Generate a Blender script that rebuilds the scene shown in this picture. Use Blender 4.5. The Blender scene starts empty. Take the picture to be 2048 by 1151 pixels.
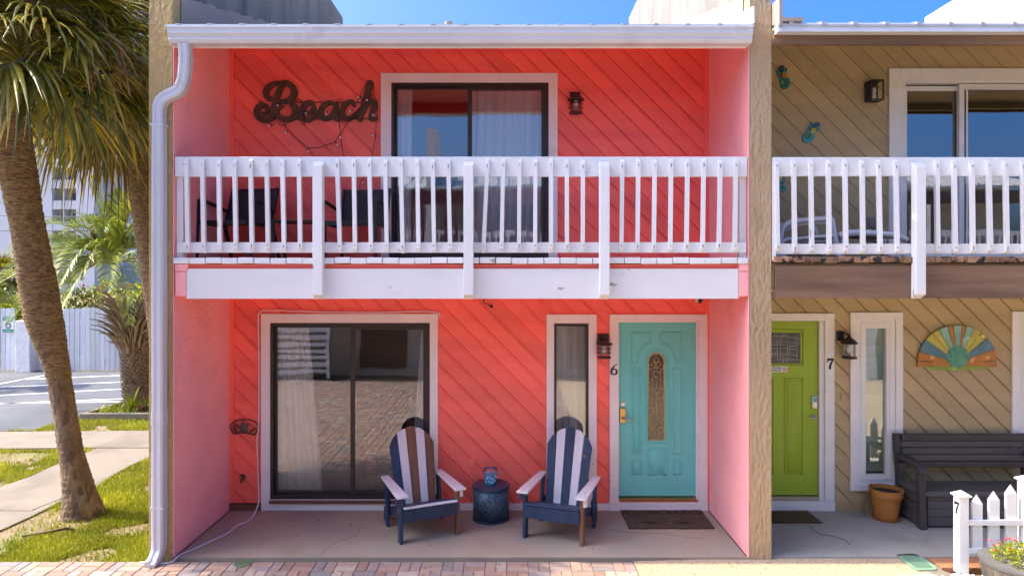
import bpy, bmesh, math, random
from mathutils import Vector, Matrix, noise
random.seed(7)
R = math.radians
C = bpy.context.scene.collection
sc = bpy.context.scene

# ------------------------------------------------------------------ camera, sky, sun, exposure
CAMY, CAMZ, F, VX, VY = -8.03, 2.79, 1365.0, 1020.0, 545.0
cam = bpy.data.cameras.new('camera'); camo = bpy.data.objects.new('camera', cam); C.objects.link(camo)
camo.location = (0, CAMY, CAMZ); camo.rotation_euler = (R(90), 0, 0)
cam.sensor_width = 36; cam.lens = 36*F/2048.0
cam.shift_x = (1024-VX)/2048.0; cam.shift_y = -(575.5-VY)/2048.0
cam.clip_start = .05; cam.clip_end = 3000
sc.camera = camo

SUN_EL, SUN_FWD = 52.0, 1.2          # sun in the -X direction, a hair in front of the facade plane
w = bpy.data.worlds.new('World'); sc.world = w; w.use_nodes = True
nt = w.node_tree; bgn = nt.nodes['Background']
sky = nt.nodes.new('ShaderNodeTexSky'); sky.sky_type = 'NISHITA'; sky.sun_disc = False
sky.sun_elevation = R(SUN_EL); sky.sun_rotation = R(-90-SUN_FWD)
sky.air_density = 0.6; sky.dust_density = 7.0; sky.ozone_density = 8.0
hs = nt.nodes.new('ShaderNodeHueSaturation'); hs.inputs['Saturation'].default_value = 1.33
nt.links.new(sky.outputs[0], hs.inputs['Color']); nt.links.new(hs.outputs[0], bgn.inputs[0])
bgn.inputs[1].default_value = 0.13
sl = bpy.data.lights.new('sun', 'SUN'); sl.energy = 2.0; sl.angle = R(.5); sl.color = (1, .87, .69)
so = bpy.data.objects.new('sun', sl); C.objects.link(so)
dto = Vector((-math.cos(R(SUN_EL))*math.cos(R(SUN_FWD)), -math.cos(R(SUN_EL))*math.sin(R(SUN_FWD)), math.sin(R(SUN_EL))))
so.rotation_euler = dto.to_track_quat('Z', 'Y').to_euler(); so.location = dto*60
sc.view_settings.view_transform = 'Standard'; sc.view_settings.look = 'None'
sc.view_settings.exposure = 2.02; sc.view_settings.gamma = 1
sc.cycles.use_denoising = True
sc.cycles.max_bounces = 10; sc.cycles.diffuse_bounces = 7; sc.cycles.transparent_max_bounces = 16
sc.cycles.sample_clamp_indirect = 8

def X(px, Y): return (px-VX)*(Y-CAMY)/F
def Z(py, Y): return CAMZ-(py-VY)*(Y-CAMY)/F
def G(px, py, z=-.1):                       # ground point seen at a pixel
    d = (CAMZ-z)*F/(py-VY); return Vector(((px-VX)*d/F, d+CAMY, z))

# ------------------------------------------------------------------ mesh builder
class MB:
    def __init__(s): s.v = []; s.f = []; s.m = []; s.r = []
    def add(s, vs, fs, m=0, r=None):
        o = len(s.v); s.v += [tuple(p) for p in vs]
        r = random.random() if r is None else r
        for f in fs: s.f.append([i+o for i in f]); s.m.append(m); s.r.append(r)
    def box(s, x0, x1, y0, y1, z0, z1, m=0, M=None, r=None):
        if x0 > x1: x0, x1 = x1, x0
        if y0 > y1: y0, y1 = y1, y0
        if z0 > z1: z0, z1 = z1, z0
        vs = [Vector(p) for p in ((x0,y0,z0),(x1,y0,z0),(x1,y1,z0),(x0,y1,z0),(x0,y0,z1),(x1,y0,z1),(x1,y1,z1),(x0,y1,z1))]
        if M: vs = [M @ p for p in vs]
        s.add(vs, [(0,3,2,1),(4,5,6,7),(0,1,5,4),(1,2,6,5),(2,3,7,6),(3,0,4,7)], m, r)
    def bar(s, p0, p1, w, d, up=(0,0,1), m=0, r=None, w1=None, d1=None):
        p0, p1 = Vector(p0), Vector(p1); t = (p1-p0).normalized(); u = Vector(up)
        sd = t.cross(u).normalized(); u = sd.cross(t).normalized()
        w1 = w if w1 is None else w1; d1 = d if d1 is None else d1
        vs = []
        for p, a, b in ((p0, w, d), (p1, w1, d1)):
            for sx, sy in ((-1,-1),(1,-1),(1,1),(-1,1)): vs.append(p+sd*sx*a/2+u*sy*b/2)
        s.add(vs, [(3,2,1,0),(4,5,6,7),(0,1,5,4),(1,2,6,5),(2,3,7,6),(3,0,4,7)], m, r)
    def tube(s, pts, rad, n=8, m=0, r=None, caps=True, sy=1.0, up=None):
        pts = [Vector(p) for p in pts]; N = len(pts)
        rad = rad if isinstance(rad, (list, tuple)) else [rad]*N
        vs = []; prev = None
        for i, p in enumerate(pts):
            t = (pts[min(i+1, N-1)]-pts[max(i-1, 0)]).normalized()
            if prev is None:
                a = Vector(up) if up else (Vector((0,0,1)) if abs(t.z) < .9 else Vector((1,0,0)))
                u = (a-t*a.dot(t)).normalized()
            else:
                u = (prev-t*prev.dot(t)).normalized()
            prev = u; b = t.cross(u)
            for k in range(n):
                a = 2*math.pi*k/n; vs.append(p+u*(math.cos(a)*rad[i])+b*(math.sin(a)*rad[i]*sy))
        fs = [(i*n+k, i*n+(k+1) % n, (i+1)*n+(k+1) % n, (i+1)*n+k) for i in range(N-1) for k in range(n)]
        if caps: fs += [tuple(range(n))[::-1], tuple((N-1)*n+k for k in range(n))]
        s.add(vs, fs, m, r)
    def lathe(s, prof, n=24, c=(0,0,0), m=0, r=None, M=None, caps=True):
        vs = []
        for rr, z in prof:
            for k in range(n):
                a = 2*math.pi*k/n; p = Vector((c[0]+rr*math.cos(a), c[1]+rr*math.sin(a), c[2]+z)); vs.append(M @ p if M else p)
        fs = [(i*n+k, i*n+(k+1) % n, (i+1)*n+(k+1) % n, (i+1)*n+k) for i in range(len(prof)-1) for k in range(n)]
        if caps and prof[0][0] > 1e-5: fs.append(tuple(range(n))[::-1])
        if caps and prof[-1][0] > 1e-5: fs.append(tuple((len(prof)-1)*n+k for k in range(n)))
        s.add(vs, fs, m, r)
    def prism(s, poly, y0, y1, m=0, r=None, ramp=None, M=None):      # polygon in XZ, extruded along Y (y0 = front)
        n = len(poly)
        vs = [Vector((p[0], y0, p[1])) for p in poly]+[Vector((p[0], y1, p[1])) for p in poly]
        if M: vs = [M @ p for p in vs]
        s.add(vs, [tuple(range(n)), tuple(range(2*n-1, n-1, -1))]+[(i, n+i, n+(i+1) % n, (i+1) % n) for i in range(n)], m, r)
    def slab(s, poly, z0, z1, m=0, r=None):                          # polygon in XY, extruded along Z
        n = len(poly)
        a = sum(poly[i][0]*poly[(i+1) % n][1]-poly[(i+1) % n][0]*poly[i][1] for i in range(n))
        if a < 0: poly = poly[::-1]
        vs = [(p[0], p[1], z0) for p in poly]+[(p[0], p[1], z1) for p in poly]
        s.add(vs, [tuple(range(n))[::-1], tuple(range(n, 2*n))]+[(i, (i+1) % n, n+(i+1) % n, n+i) for i in range(n)], m, r)
    def frame(s, x0, x1, z0, z1, wd, y0, y1, m=0, bottom=True, wb=None):
        wb = wb or wd
        s.box(x0, x0+wd, y0, y1, z0, z1, m); s.box(x1-wd, x1, y0, y1, z0, z1, m)
        s.box(x0+wd, x1-wd, y0, y1, z1-wd, z1, m)
        if bottom: s.box(x0+wd, x1-wd, y0, y1, z0, z0+wb, m)
    def stroke(s, pts, wd, y0, y1, m=0, ramp=.0, sub=6):             # flat brush stroke in XZ with round ends
        pts = smooth(pts, sub); N = len(pts)
        wd = wd if isinstance(wd, (list, tuple)) else [wd]*2
        L = []; Rr = []
        for i, p in enumerate(pts):
            a = pts[max(i-1, 0)]; b = pts[min(i+1, N-1)]; t = Vector((b[0]-a[0], b[1]-a[1])).normalized(); nn = Vector((-t.y, t.x))
            f = i/(N-1)*(len(wd)-1); k = min(int(f), len(wd)-2); hw = (wd[k]*(1-f+k)+wd[k+1]*(f-k))/2
            L.append(Vector(p)+nn*hw); Rr.append(Vector(p)-nn*hw)
            if i == 0: t0, n0, h0 = t, nn, hw
        vs = []; fs = []
        for i in range(N):
            y = y0-ramp*i/(N-1)
            vs += [(L[i].x, y, L[i].y), (Rr[i].x, y, Rr[i].y), (L[i].x, y1, L[i].y), (Rr[i].x, y1, Rr[i].y)]
        for i in range(N-1):
            a = 4*i; b = a+4
            fs += [(a, b, b+1, a+1), (a, a+2, b+2, b), (a+1, b+1, b+3, a+3)]
        for end, sg in ((0, -1), (N-1, 1)):
            p = Vector(pts[end]); q = L[end]-p; hw = q.length; t = Vector((q.y, -q.x))/max(hw, 1e-6)*sg; t = t if True else t
            base = len(vs); y = y0-ramp*(end/(N-1)); K = 6
            a0 = q
            for k in range(K+1):
                an = math.pi*k/K; d = q*math.cos(an)+t*hw*math.sin(an)
                vs += [(p.x+d.x, y, p.y+d.y), (p.x+d.x, y1, p.y+d.y)]
            fan = [base+2*k for k in range(K+1)]
            fs.append(tuple(fan if sg < 0 else fan[::-1]))
            for k in range(K):
                q4 = (base+2*k, base+2*k+1, base+2*k+3, base+2*k+2); fs.append(q4 if sg < 0 else q4[::-1])
        s.add(vs, fs, m)
    def build(s, name, mats, parent=None, smooth_=False, bevel=0, seg=2, loc=None):
        me = bpy.data.meshes.new(name); me.from_pydata(s.v, [], s.f)
        mats = mats if isinstance(mats, (list, tuple)) else [mats]
        for mm in mats: me.materials.append(mm)
        me.polygons.foreach_set('material_index', s.m)
        at = me.attributes.new('rnd', 'FLOAT', 'FACE'); at.data.foreach_set('value', s.r)
        if smooth_: me.polygons.foreach_set('use_smooth', [True]*len(s.f))
        me.update(); me.validate()
        o = bpy.data.objects.new(name, me); C.objects.link(o)
        if parent: o.parent = parent
        if loc is not None: o.location = loc
        if smooth_ == 'auto':
            me.set_sharp_from_angle(angle=R(40))
        if bevel:
            b = o.modifiers.new('bevel', 'BEVEL'); b.width = bevel; b.segments = seg; b.limit_method = 'ANGLE'; b.angle_limit = R(35)
        return o

def smooth(pts, sub=6):                       # Catmull-Rom through 2-D or 3-D points
    P = [Vector(p) for p in pts]
    if len(P) < 3: return P
    P = [P[0]*2-P[1]]+P+[P[-1]*2-P[-2]]; out = []
    for i in range(1, len(P)-2):
        for k in range(sub):
            t = k/sub; a, b, c, d = P[i-1], P[i], P[i+1], P[i+2]
            out.append(.5*((2*b)+(c-a)*t+(2*a-5*b+4*c-d)*t*t+(3*b-a-3*c+d)*t*t*t))
    out.append(P[-2]); return out

def thing(name, label, cat, loc=(0,0,0), rz=0, group=None):
    o = bpy.data.objects.new(name, None); C.objects.link(o); o.empty_display_size = .2
    o.location = loc; o.rotation_euler = (0, 0, rz)
    return tag(o, label, cat, group)
def tag(o, label, cat, group=None, kind=None):
    o['label'] = label; o['category'] = cat
    if group: o['group'] = group
    if kind: o['kind'] = kind
    return o
def structure(o, label=None):
    o['kind'] = 'structure'
    if label: o['label'] = label
    return o
def dup(root, loc, rz=0, label=None, swap=None):
    r = root.copy(); C.objects.link(r); r.location = loc; r.rotation_euler = (0, 0, rz)
    if label: r['label'] = label
    for ch in list(root.children):
        c = ch.copy(); C.objects.link(c); c.parent = r
        for g in list(ch.children):
            d = g.copy(); C.objects.link(d); d.parent = c
    return r
def text_mb(body, size, m=0, depth=.001, shear=0, bold=0, align='CENTER', spacing=1.0):
    cu = bpy.data.curves.new('t', 'FONT'); cu.body = body; cu.size = size; cu.extrude = depth; cu.shear = shear
    cu.offset = bold; cu.align_x = align; cu.align_y = 'CENTER'; cu.space_character = spacing
    o = bpy.data.objects.new('t', cu); C.objects.link(o)
    dg = bpy.context.evaluated_depsgraph_get(); me = bpy.data.meshes.new_from_object(o.evaluated_get(dg))
    vs = [tuple(v.co) for v in me.vertices]; fs = [tuple(p.vertices) for p in me.polygons]
    bpy.data.objects.remove(o); bpy.data.curves.remove(cu); bpy.data.meshes.remove(me)
    return vs, fs

# ------------------------------------------------------------------ materials
def mat(name, col, rough=.6, var=.12, vscale=3.0, rnd=0.0, bump=0.0, bscale=40.0, stretch=(1,1,1), rot=(0,0,0),
        metal=0.0, chips=None, chip_t=.68, chip_scale=14.0, spec=.5, transl=0.0, dirt=None, dirt_t=.55, dirt_scale=1.2, col2=None, detail=6.0, bdist=.02):
    m = bpy.data.materials.new(name); m.use_nodes = True; n = m.node_tree; L = n.links; p = n.nodes['Principled BSDF']
    N = n.nodes.new
    p.inputs['Roughness'].default_value = rough; p.inputs['Metallic'].default_value = metal
    p.inputs['Specular IOR Level'].default_value = spec
    tc = N('ShaderNodeTexCoord'); mp = N('ShaderNodeMapping'); mp.inputs['Scale'].default_value = stretch; mp.inputs['Rotation'].default_value = rot
    L.new(tc.outputs['Object'], mp.inputs[0])
    def nz(scale, det=detail, src=mp):
        t = N('ShaderNodeTexNoise'); t.inputs['Scale'].default_value = scale; t.inputs['Detail'].default_value = det
        L.new(src.outputs[0], t.inputs['Vector']); return t
    def mixc(fac, a, b, blend='MIX'):
        x = N('ShaderNodeMix'); x.data_type = 'RGBA'; x.blend_type = blend
        if isinstance(fac, float): x.inputs[0].default_value = fac
        else: L.new(fac, x.inputs[0])
        for i, v in ((6, a), (7, b)):
            if isinstance(v, tuple): x.inputs[i].default_value = v[:3]+(1,)
            else: L.new(v, x.inputs[i])
        return x.outputs[2]
    def mrange(src, a, b, c, d):
        x = N('ShaderNodeMapRange'); L.new(src, x.inputs[0])
        for i, v in zip((1,2,3,4), (a,b,c,d)): x.inputs[i].default_value = v
        return x.outputs[0]
    c = tuple(col)
    if col2 or rnd:
        at = N('ShaderNodeAttribute'); at.attribute_name = 'rnd'
    if col2: c = mixc(at.outputs['Fac'], c, tuple(col2))
    v = mrange(nz(vscale).outputs['Fac'], .25, .75, 1-var, 1+var)
    if rnd:
        q = N('ShaderNodeMath'); q.operation = 'MULTIPLY'; L.new(v, q.inputs[0]); L.new(mrange(at.outputs['Fac'], 0, 1, 1-rnd, 1+rnd), q.inputs[1]); v = q.outputs[0]
    vv = N('ShaderNodeCombineColor')
    for i in range(3): L.new(v, vv.inputs[i])
    c = mixc(1.0, c, vv.outputs[0], 'MULTIPLY')
    if dirt:
        c = mixc(mrange(nz(dirt_scale, 8, tc if False else mp).outputs['Fac'], dirt_t, dirt_t+.18, 0, .75), c, tuple(dirt))
    if chips:
        ch = mrange(nz(chip_scale, 10).outputs['Fac'], chip_t, chip_t+.03, 0, 1)
        c = mixc(ch, c, tuple(chips))
    L.new(c, p.inputs['Base Color'])
    if bump:
        b = N('ShaderNodeBump'); b.inputs['Strength'].default_value = bump; b.inputs['Distance'].default_value = bdist
        L.new(nz(bscale, 8).outputs['Fac'], b.inputs['Height']); L.new(b.outputs[0], p.inputs['Normal'])
    if transl:
        t = N('ShaderNodeBsdfTranslucent'); L.new(c, t.inputs[0]); mx = N('ShaderNodeMixShader'); mx.inputs[0].default_value = transl
        L.new(p.outputs[0], mx.inputs[1]); L.new(t.outputs[0], mx.inputs[2]); L.new(mx.outputs[0], n.nodes['Material Output'].inputs[0])
    return m

def glass_mat(name, tint=(.8,.84,.82), add=.10, mul=2.2, wave=0.0, wscale=2.0, rough=0.0):
    m = bpy.data.materials.new(name); m.use_nodes = True; n = m.node_tree; L = n.links; N = n.nodes.new
    n.nodes.remove(n.nodes['Principled BSDF'])
    tr = N('ShaderNodeBsdfTransparent'); tr.inputs[0].default_value = tint+(1,)
    gl = N('ShaderNodeBsdfGlossy'); gl.inputs['Roughness'].default_value = rough
    fr = N('ShaderNodeFresnel'); fr.inputs[0].default_value = 1.5
    ma = N('ShaderNodeMath'); ma.operation = 'MULTIPLY_ADD'; ma.use_clamp = True; ma.inputs[1].default_value = mul; ma.inputs[2].default_value = add
    L.new(fr.outputs[0], ma.inputs[0])
    mx = N('ShaderNodeMixShader'); L.new(ma.outputs[0], mx.inputs[0]); L.new(tr.outputs[0], mx.inputs[1]); L.new(gl.outputs[0], mx.inputs[2])
    L.new(mx.outputs[0], n.nodes['Material Output'].inputs[0])
    if wave:
        tc = N('ShaderNodeTexCoord'); nz = N('ShaderNodeTexNoise'); nz.inputs['Scale'].default_value = wscale; nz.inputs['Detail'].default_value = 1.5
        mp = N('ShaderNodeMapping'); mp.inputs['Scale'].default_value = (1, 1, 1.6)
        L.new(tc.outputs['Object'], mp.inputs[0]); L.new(mp.outputs[0], nz.inputs['Vector'])
        b = N('ShaderNodeBump'); b.inputs['Strength'].default_value = 1.0; b.inputs['Distance'].default_value = wave
        L.new(nz.outputs['Fac'], b.inputs['Height']); L.new(b.outputs[0], gl.inputs['Normal'])
    return m

M = {}
DI = (0, R(45), 0)          # grain along the diagonal boards
M['coral'] = mat('coral_paint', (.96,.165,.12), .5, .12, 1.3, bump=.5, bscale=30, stretch=(.25,1,3), rot=(0, R(-45), 0), rnd=.09, bdist=.006, dirt=(.86,.12,.12), dirt_t=.56, dirt_scale=.9, chips=(.35,.05,.04), chip_t=.80, chip_scale=28)
M['coral_flat'] = mat('coral_trim_paint', (.96,.175,.13), .5, .07, 2.0, bump=.2, bscale=40, bdist=.004)
M['pink'] = mat('pink_stucco', (.96,.42,.41), .85, .09, 1.5, bump=.8, bscale=26, bdist=.014, dirt=(.80,.33,.32), dirt_t=.58, dirt_scale=1.4)
M['ochre'] = mat('ochre_stucco', (.48,.335,.14), .9, .24, 1.1, bump=1.0, bscale=17, bdist=.05, dirt=(.22,.16,.09), dirt_t=.56, dirt_scale=2.1, stretch=(1.6,1.6,.7))
M['tanpost'] = mat('tan_stucco', (.45,.325,.19), .9, .24, 1.1, bump=1.0, bscale=17, bdist=.05, dirt=(.20,.16,.115), dirt_t=.57, dirt_scale=1.7, stretch=(1.6,1.6,.6))
M['parapet_dark'] = mat('shaded_stained_parapet', (.20,.185,.165), .95, .3, 2.2, bump=.5, bscale=30, bdist=.015, stretch=(1,1,.3), dirt=(.09,.085,.08), dirt_t=.52, dirt_scale=2.5)  # left parapet: stained concrete, with its shaded side painted into a darker base
M['parapet'] = mat('weathered_parapet', (.235,.21,.18), .95, .3, 2.2, bump=.5, bscale=30, bdist=.015, stretch=(1,1,.35), dirt=(.14,.13,.12), dirt_t=.53, dirt_scale=2.5)
M['pale_flash'] = mat('pale_flashing', (.34,.28,.24), .8, .08, 2)
M['white'] = mat('white_wood_paint', (.74,.74,.73), .5, .06, 3.0, bump=.3, bscale=60, stretch=(.3,1,1), chips=(.30,.25,.21), chip_t=.69, chip_scale=8, dirt=(.6,.57,.52), dirt_t=.62, dirt_scale=2.5, bdist=.003, rnd=.03)
M['whitev'] = mat('white_post_paint', (.74,.74,.73), .5, .05, 3.0, bump=.3, bscale=60, stretch=(1,1,.3), chips=(.34,.27,.2), chip_t=.69, chip_scale=11, bdist=.003, rnd=.05)
M['trim'] = mat('white_trim_paint', (.80,.79,.77), .5, .06, 3.0, bump=.35, bscale=50, bdist=.004, dirt=(.58,.53,.48), dirt_t=.64, dirt_scale=3, chips=(.33,.27,.22), chip_t=.735, chip_scale=10)
M['vinyl'] = mat('white_vinyl', (.78,.78,.77), .35, .03)
M['gutter'] = mat('white_aluminium', (.56,.58,.61), .28, .05, 2.0, spec=.6, dirt=(.40,.39,.37), dirt_t=.60, dirt_scale=2.5)
M['bronze'] = mat('dark_bronze_aluminium', (.028,.022,.019), .4, .35, 30, dirt=(.10,.075,.05), dirt_t=.6, dirt_scale=25)
M['teal'] = mat('teal_door_paint', (.145,.62,.56), .38, .04, 2.0, bump=.05, bscale=60, bdist=.003)
M['lime'] = mat('lime_door_paint', (.31,.46,.02), .38, .05, 2.0, bump=.05, bscale=60, bdist=.003)
M['tan'] = mat('tan_siding', (.47,.36,.195), .7, .12, 2.0, bump=.35, bscale=26, stretch=(.35,1,3), rot=(0, R(-45), 0), bdist=.006, rnd=.07, chips=(.12,.08,.04), chip_t=.80, chip_scale=25)
M['brown'] = mat('brown_beam', (.20,.118,.068), .75, .38, 4.5, bump=.9, bscale=40, stretch=(.15,1,1.5), bdist=.008, dirt=(.10,.06,.04), dirt_t=.52, dirt_scale=4, chips=(.05,.03,.02), chip_t=.70, chip_scale=14)
M['rotwood'] = mat('rotting_deck_wood', (.30,.17,.10), .9, .5, 14, bump=1, bscale=45, bdist=.02, chips=(.03,.02,.018), chip_t=.52, chip_scale=11, rnd=.3)
M['roof'] = mat('galvanised_roof', (.50,.51,.50), .35, .08, 2, metal=.3)
M['dark'] = mat('black_metal', (.018,.017,.017), .4, .2, 20)
M['lampb'] = mat('bronze_lamp_metal', (.035,.022,.018), .45, .3, 30)
M['rust'] = mat('rusty_sign_metal', (.085,.047,.026), .75, .35, 14, bump=.3, bscale=50, bdist=.004, dirt=(.05,.03,.022), dirt_t=.55, dirt_scale=9)
M['wire'] = mat('dark_wire', (.02,.016,.02), .5, .1)
M['bulb'] = mat('frosted_bulb', (.8,.78,.74), .2, .02)
M['navy'] = mat('worn_navy_paint', (.012,.032,.078), .5, .3, 8, bump=.4, bscale=50, stretch=(1,1,.4), chips=(.20,.115,.065), chip_t=.645, chip_scale=11, bdist=.004, rnd=.12)
M['slatw'] = mat('white_slat_paint', (.66,.65,.66), .5, .06, 5, bump=.3, bscale=50, stretch=(1,1,.4), chips=(.28,.2,.15), chip_t=.74, chip_scale=13, bdist=.004)
M['arms'] = mat('worn_white_arm', (.64,.62,.62), .55, .08, 6, bump=.4, bscale=40, stretch=(2,.5,1), chips=(.16,.12,.1), chip_t=.66, chip_scale=12, bdist=.004)
M['bare'] = mat('bare_brown_wood', (.17,.083,.042), .7, .35, 6, bump=.5, bscale=60, stretch=(3,1,.25), bdist=.004, rnd=.15, chips=(.03,.05,.1), chip_t=.68, chip_scale=7)
M['navym'] = mat('navy_metal', (.02,.045,.085), .4, .15, 10)
M['slab6'] = mat('rosy_concrete', (.36,.285,.20), .85, .2, 2.2, bump=.3, bscale=90, bdist=.005, dirt=(.225,.21,.18), dirt_t=.44, dirt_scale=1.1, chips=(.6,.55,.5), chip_t=.775, chip_scale=18)
M['slab7'] = mat('grey_concrete', (.30,.275,.25), .9, .14, 1.5, bump=.3, bscale=80, bdist=.006, dirt=(.2,.18,.165), dirt_t=.56, dirt_scale=1.3)
M['walk'] = mat('pale_concrete', (.205,.172,.13), .9, .10, 1.0, bump=.3, bscale=70, bdist=.006, dirt=(.14,.11,.08), dirt_t=.50, dirt_scale=1.3, chips=(.09,.07,.05), chip_t=.72, chip_scale=9)
M['asphalt'] = mat('grey_asphalt', (.095,.10,.11), .9, .22, .8, bump=.5, bscale=120, bdist=.008, dirt=(.15,.14,.135), dirt_t=.53, dirt_scale=.6)
M['line'] = mat('white_road_paint', (.72,.72,.72), .7, .1, 5, chips=(.2,.2,.2), chip_t=.64, chip_scale=6)
M['earth'] = mat('sandy_soil', (.24,.17,.10), 1, .25, 2.5, bump=.6, bscale=40, bdist=.02, dirt=(.13,.15,.025), dirt_t=.47, dirt_scale=1.6)
M['grass'] = mat('grass_blades', (.22,.28,.008), .6, .2, 1.2, rnd=.3, col2=(.44,.40,.03), transl=.3)
M['aggr'] = mat('exposed_aggregate', (.45,.34,.21), .9, .45, 75, bump=.9, bscale=80, bdist=.01, dirt=(.62,.53,.40), dirt_t=.55, dirt_scale=50)
M['redaggr'] = mat('red_aggregate', (.38,.17,.085), .9, .5, 80, bump=.9, bscale=80, bdist=.01, dirt=(.55,.36,.24), dirt_t=.6, dirt_scale=60)
M['sand'] = mat('joint_sand', (.20,.155,.12), 1, .2, 20)
M['green_lid'] = mat('green_plastic_lid', (.20,.33,.22), .6, .08, 4, dirt=(.3,.36,.27), dirt_t=.6)
M['dkgreen'] = mat('dark_green_lid', (.10,.15,.07), .7, .2, 10)
M['stone'] = mat('white_marble_chips', (.8,.79,.77), .6, .08, 10, rnd=.12)
M['terracotta'] = mat('terracotta', (.42,.165,.035), .75, .12, 6, bump=.1, bscale=60, bdist=.003)
M['soil'] = mat('dark_potting_soil', (.035,.022,.016), 1, .4, 30, bump=1, bscale=50, bdist=.03)
M['resin'] = mat('dark_grey_resin', (.085,.074,.072), .55, .12, 5, bump=.3, bscale=60, stretch=(.2,1,1), bdist=.004)
M['resin2'] = mat('charcoal_resin', (.045,.039,.038), .5, .12, 5, bump=.2, bscale=60, bdist=.003)
M['coir'] = mat('brown_coir', (.095,.058,.037), 1, .4, 25, bump=1.2, bscale=120, bdist=.02)
M['coir2'] = mat('golden_brown_coir', (.12,.075,.025), 1, .45, 60, bump=1.2, bscale=120, bdist=.02)
M['coirt'] = mat('dark_mat_lettering', (.018,.010,.008), 1, .4, 25, bump=1, bscale=120, bdist=.02)
M['sling'] = mat('black_mesh_fabric', (.022,.020,.026), .7, .2, 40)
M['pwhite'] = mat('white_resin', (.66,.69,.74), .4, .04, 3)
M['cushion'] = mat('grey_cushion', (.30,.28,.30), .9, .1, 5)
M['curtain'] = mat('white_curtain', (.93,.92,.89), .9, .03, 3, transl=.18)
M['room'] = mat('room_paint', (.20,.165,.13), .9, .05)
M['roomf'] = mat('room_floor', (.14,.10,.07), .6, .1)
M['wicker'] = mat('wicker', (.26,.155,.065), .8, .4, 25, bump=1, bscale=50, bdist=.02)
M['brass'] = mat('brass', (.55,.36,.13), .3, .1, metal=.85)
M['nickel'] = mat('satin_nickel', (.55,.53,.5), .3, .05, metal=.9)
M['lead'] = mat('brass_came', (.62,.44,.12), .4, .1, metal=.25)
M['came'] = mat('pale_came', (.50,.47,.45), .4, .1, metal=.3)
M['ink'] = mat('black_number', (.015,.014,.018), .4, .05)
M['signw'] = mat('white_sign', (.8,.8,.8), .4, .03)
M['signg'] = mat('green_sign', (.02,.26,.17), .4, .05)
M['red'] = mat('red_ink', (.5,.03,.04), .5, .05)
M['grey_glass'] = mat('textured_grey_glass', (.10,.11,.115), .25, .3, 12, bump=.3, bscale=60, bdist=.004, rnd=.45)
M['blind'] = mat('pale_green_blind', (.42,.58,.47), .6, .05, rnd=.12)
M['trunk'] = mat('palm_trunk', (.28,.19,.085), .95, .4, 3, bump=1.0, bscale=16, stretch=(1,1,3.2), bdist=.06, chips=(.14,.095,.05), chip_t=.545, chip_scale=15, dirt=(.19,.125,.06), dirt_t=.50, dirt_scale=3.0, rnd=.22)
M['trunkb'] = mat('palm_trunk_low', (.19,.125,.075), .95, .45, 5, bump=1.0, bscale=14, stretch=(1.5,1.5,.6), bdist=.05, chips=(.115,.08,.05), chip_t=.56, chip_scale=9, dirt=(.30,.235,.155), dirt_t=.53, dirt_scale=3, rnd=.15)
M['fan'] = mat('fan_leaf', (.075,.115,.006), .42, .25, 3, rnd=.45, col2=(.32,.24,.02), transl=.3)
M['fan_dead'] = mat('dry_fan_leaf', (.22,.135,.045), .7, .25, 3, rnd=.4, col2=(.12,.07,.03), transl=.15)
M['stalk'] = mat('fruit_stalk', (.19,.11,.04), .8, .3, 6, rnd=.3)
M['pindo'] = mat('feather_leaf', (.12,.21,.05), .4, .15, 3, rnd=.3, col2=(.38,.38,.03), transl=.3)
M['boot'] = mat('dry_leaf_base', (.33,.255,.165), .9, .35, 6, bump=.5, bscale=30, rnd=.4, bdist=.01)
M['bushg'] = mat('bush_leaf', (.05,.085,.012), .5, .2, 3, rnd=.5, col2=(.16,.17,.02), transl=.25)
M['flowg'] = mat('flower_leaf', (.20,.29,.012), .5, .2, 3, rnd=.4, col2=(.46,.44,.02), transl=.35)
M['petal'] = mat('red_petal', (.55,.02,.045), .5, .1, rnd=.4, transl=.2)
M['orange_petal'] = mat('orange_petal', (.6,.15,.02), .5, .1, rnd=.3)
M['fencew'] = mat('white_fence_wood', (.62,.64,.67), .7, .14, 2.5, bump=.4, bscale=40, stretch=(1,1,.2), bdist=.006, rnd=.17, dirt=(.42,.43,.45), dirt_t=.6, dirt_scale=2.5)
M['stuccow'] = mat('white_stucco', (.74,.74,.73), .9, .06, 3, bump=.9, bscale=18, bdist=.03)
M['hotelw'] = mat('white_tower', (.55,.57,.62), .8, .05, .2)
M['hotelt'] = mat('tan_tower', (.50,.34,.19), .8, .05, .2)
M['hglass'] = mat('tower_glass', (.06,.10,.16), .2, .2, 1, rnd=.4)
M['wine'] = mat('wine_barrel_wood', (.13,.11,.09), .8, .3, 5, bump=.4, bscale=40, stretch=(2,2,.3), bdist=.006, rnd=.25)
M['hoop'] = mat('barrel_hoop', (.13,.125,.12), .55, .2, 8)
M['aqua'] = mat('aqua_jar', (.03,.28,.52), .15, .1, 5)
M['turq'] = mat('turquoise_metal', (.02,.24,.24), .35, .4, 40, metal=.3)
M['tail'] = mat('dark_blue_metal', (.015,.06,.12), .35, .4, 40, metal=.3)
M['amber'] = mat('amber_metal', (.42,.20,.02), .35, .4, 60, metal=.3)
M['yellowm'] = mat('yellow_metal', (.50,.38,.03), .35, .4, 60, metal=.3)
def wood(n, c): return mat(n, c, .6, .25, 5, bump=.2, bscale=40, bdist=.004, chips=tuple(min(1, v*1.5+.1) for v in c), chip_t=.62, chip_scale=9)
M['sun_aqua'] = wood('aqua_ray', (.24,.46,.40)); M['sun_yel'] = wood('yellow_ray', (.50,.45,.10)); M['sun_or'] = wood('orange_ray', (.45,.19,.04))
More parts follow.
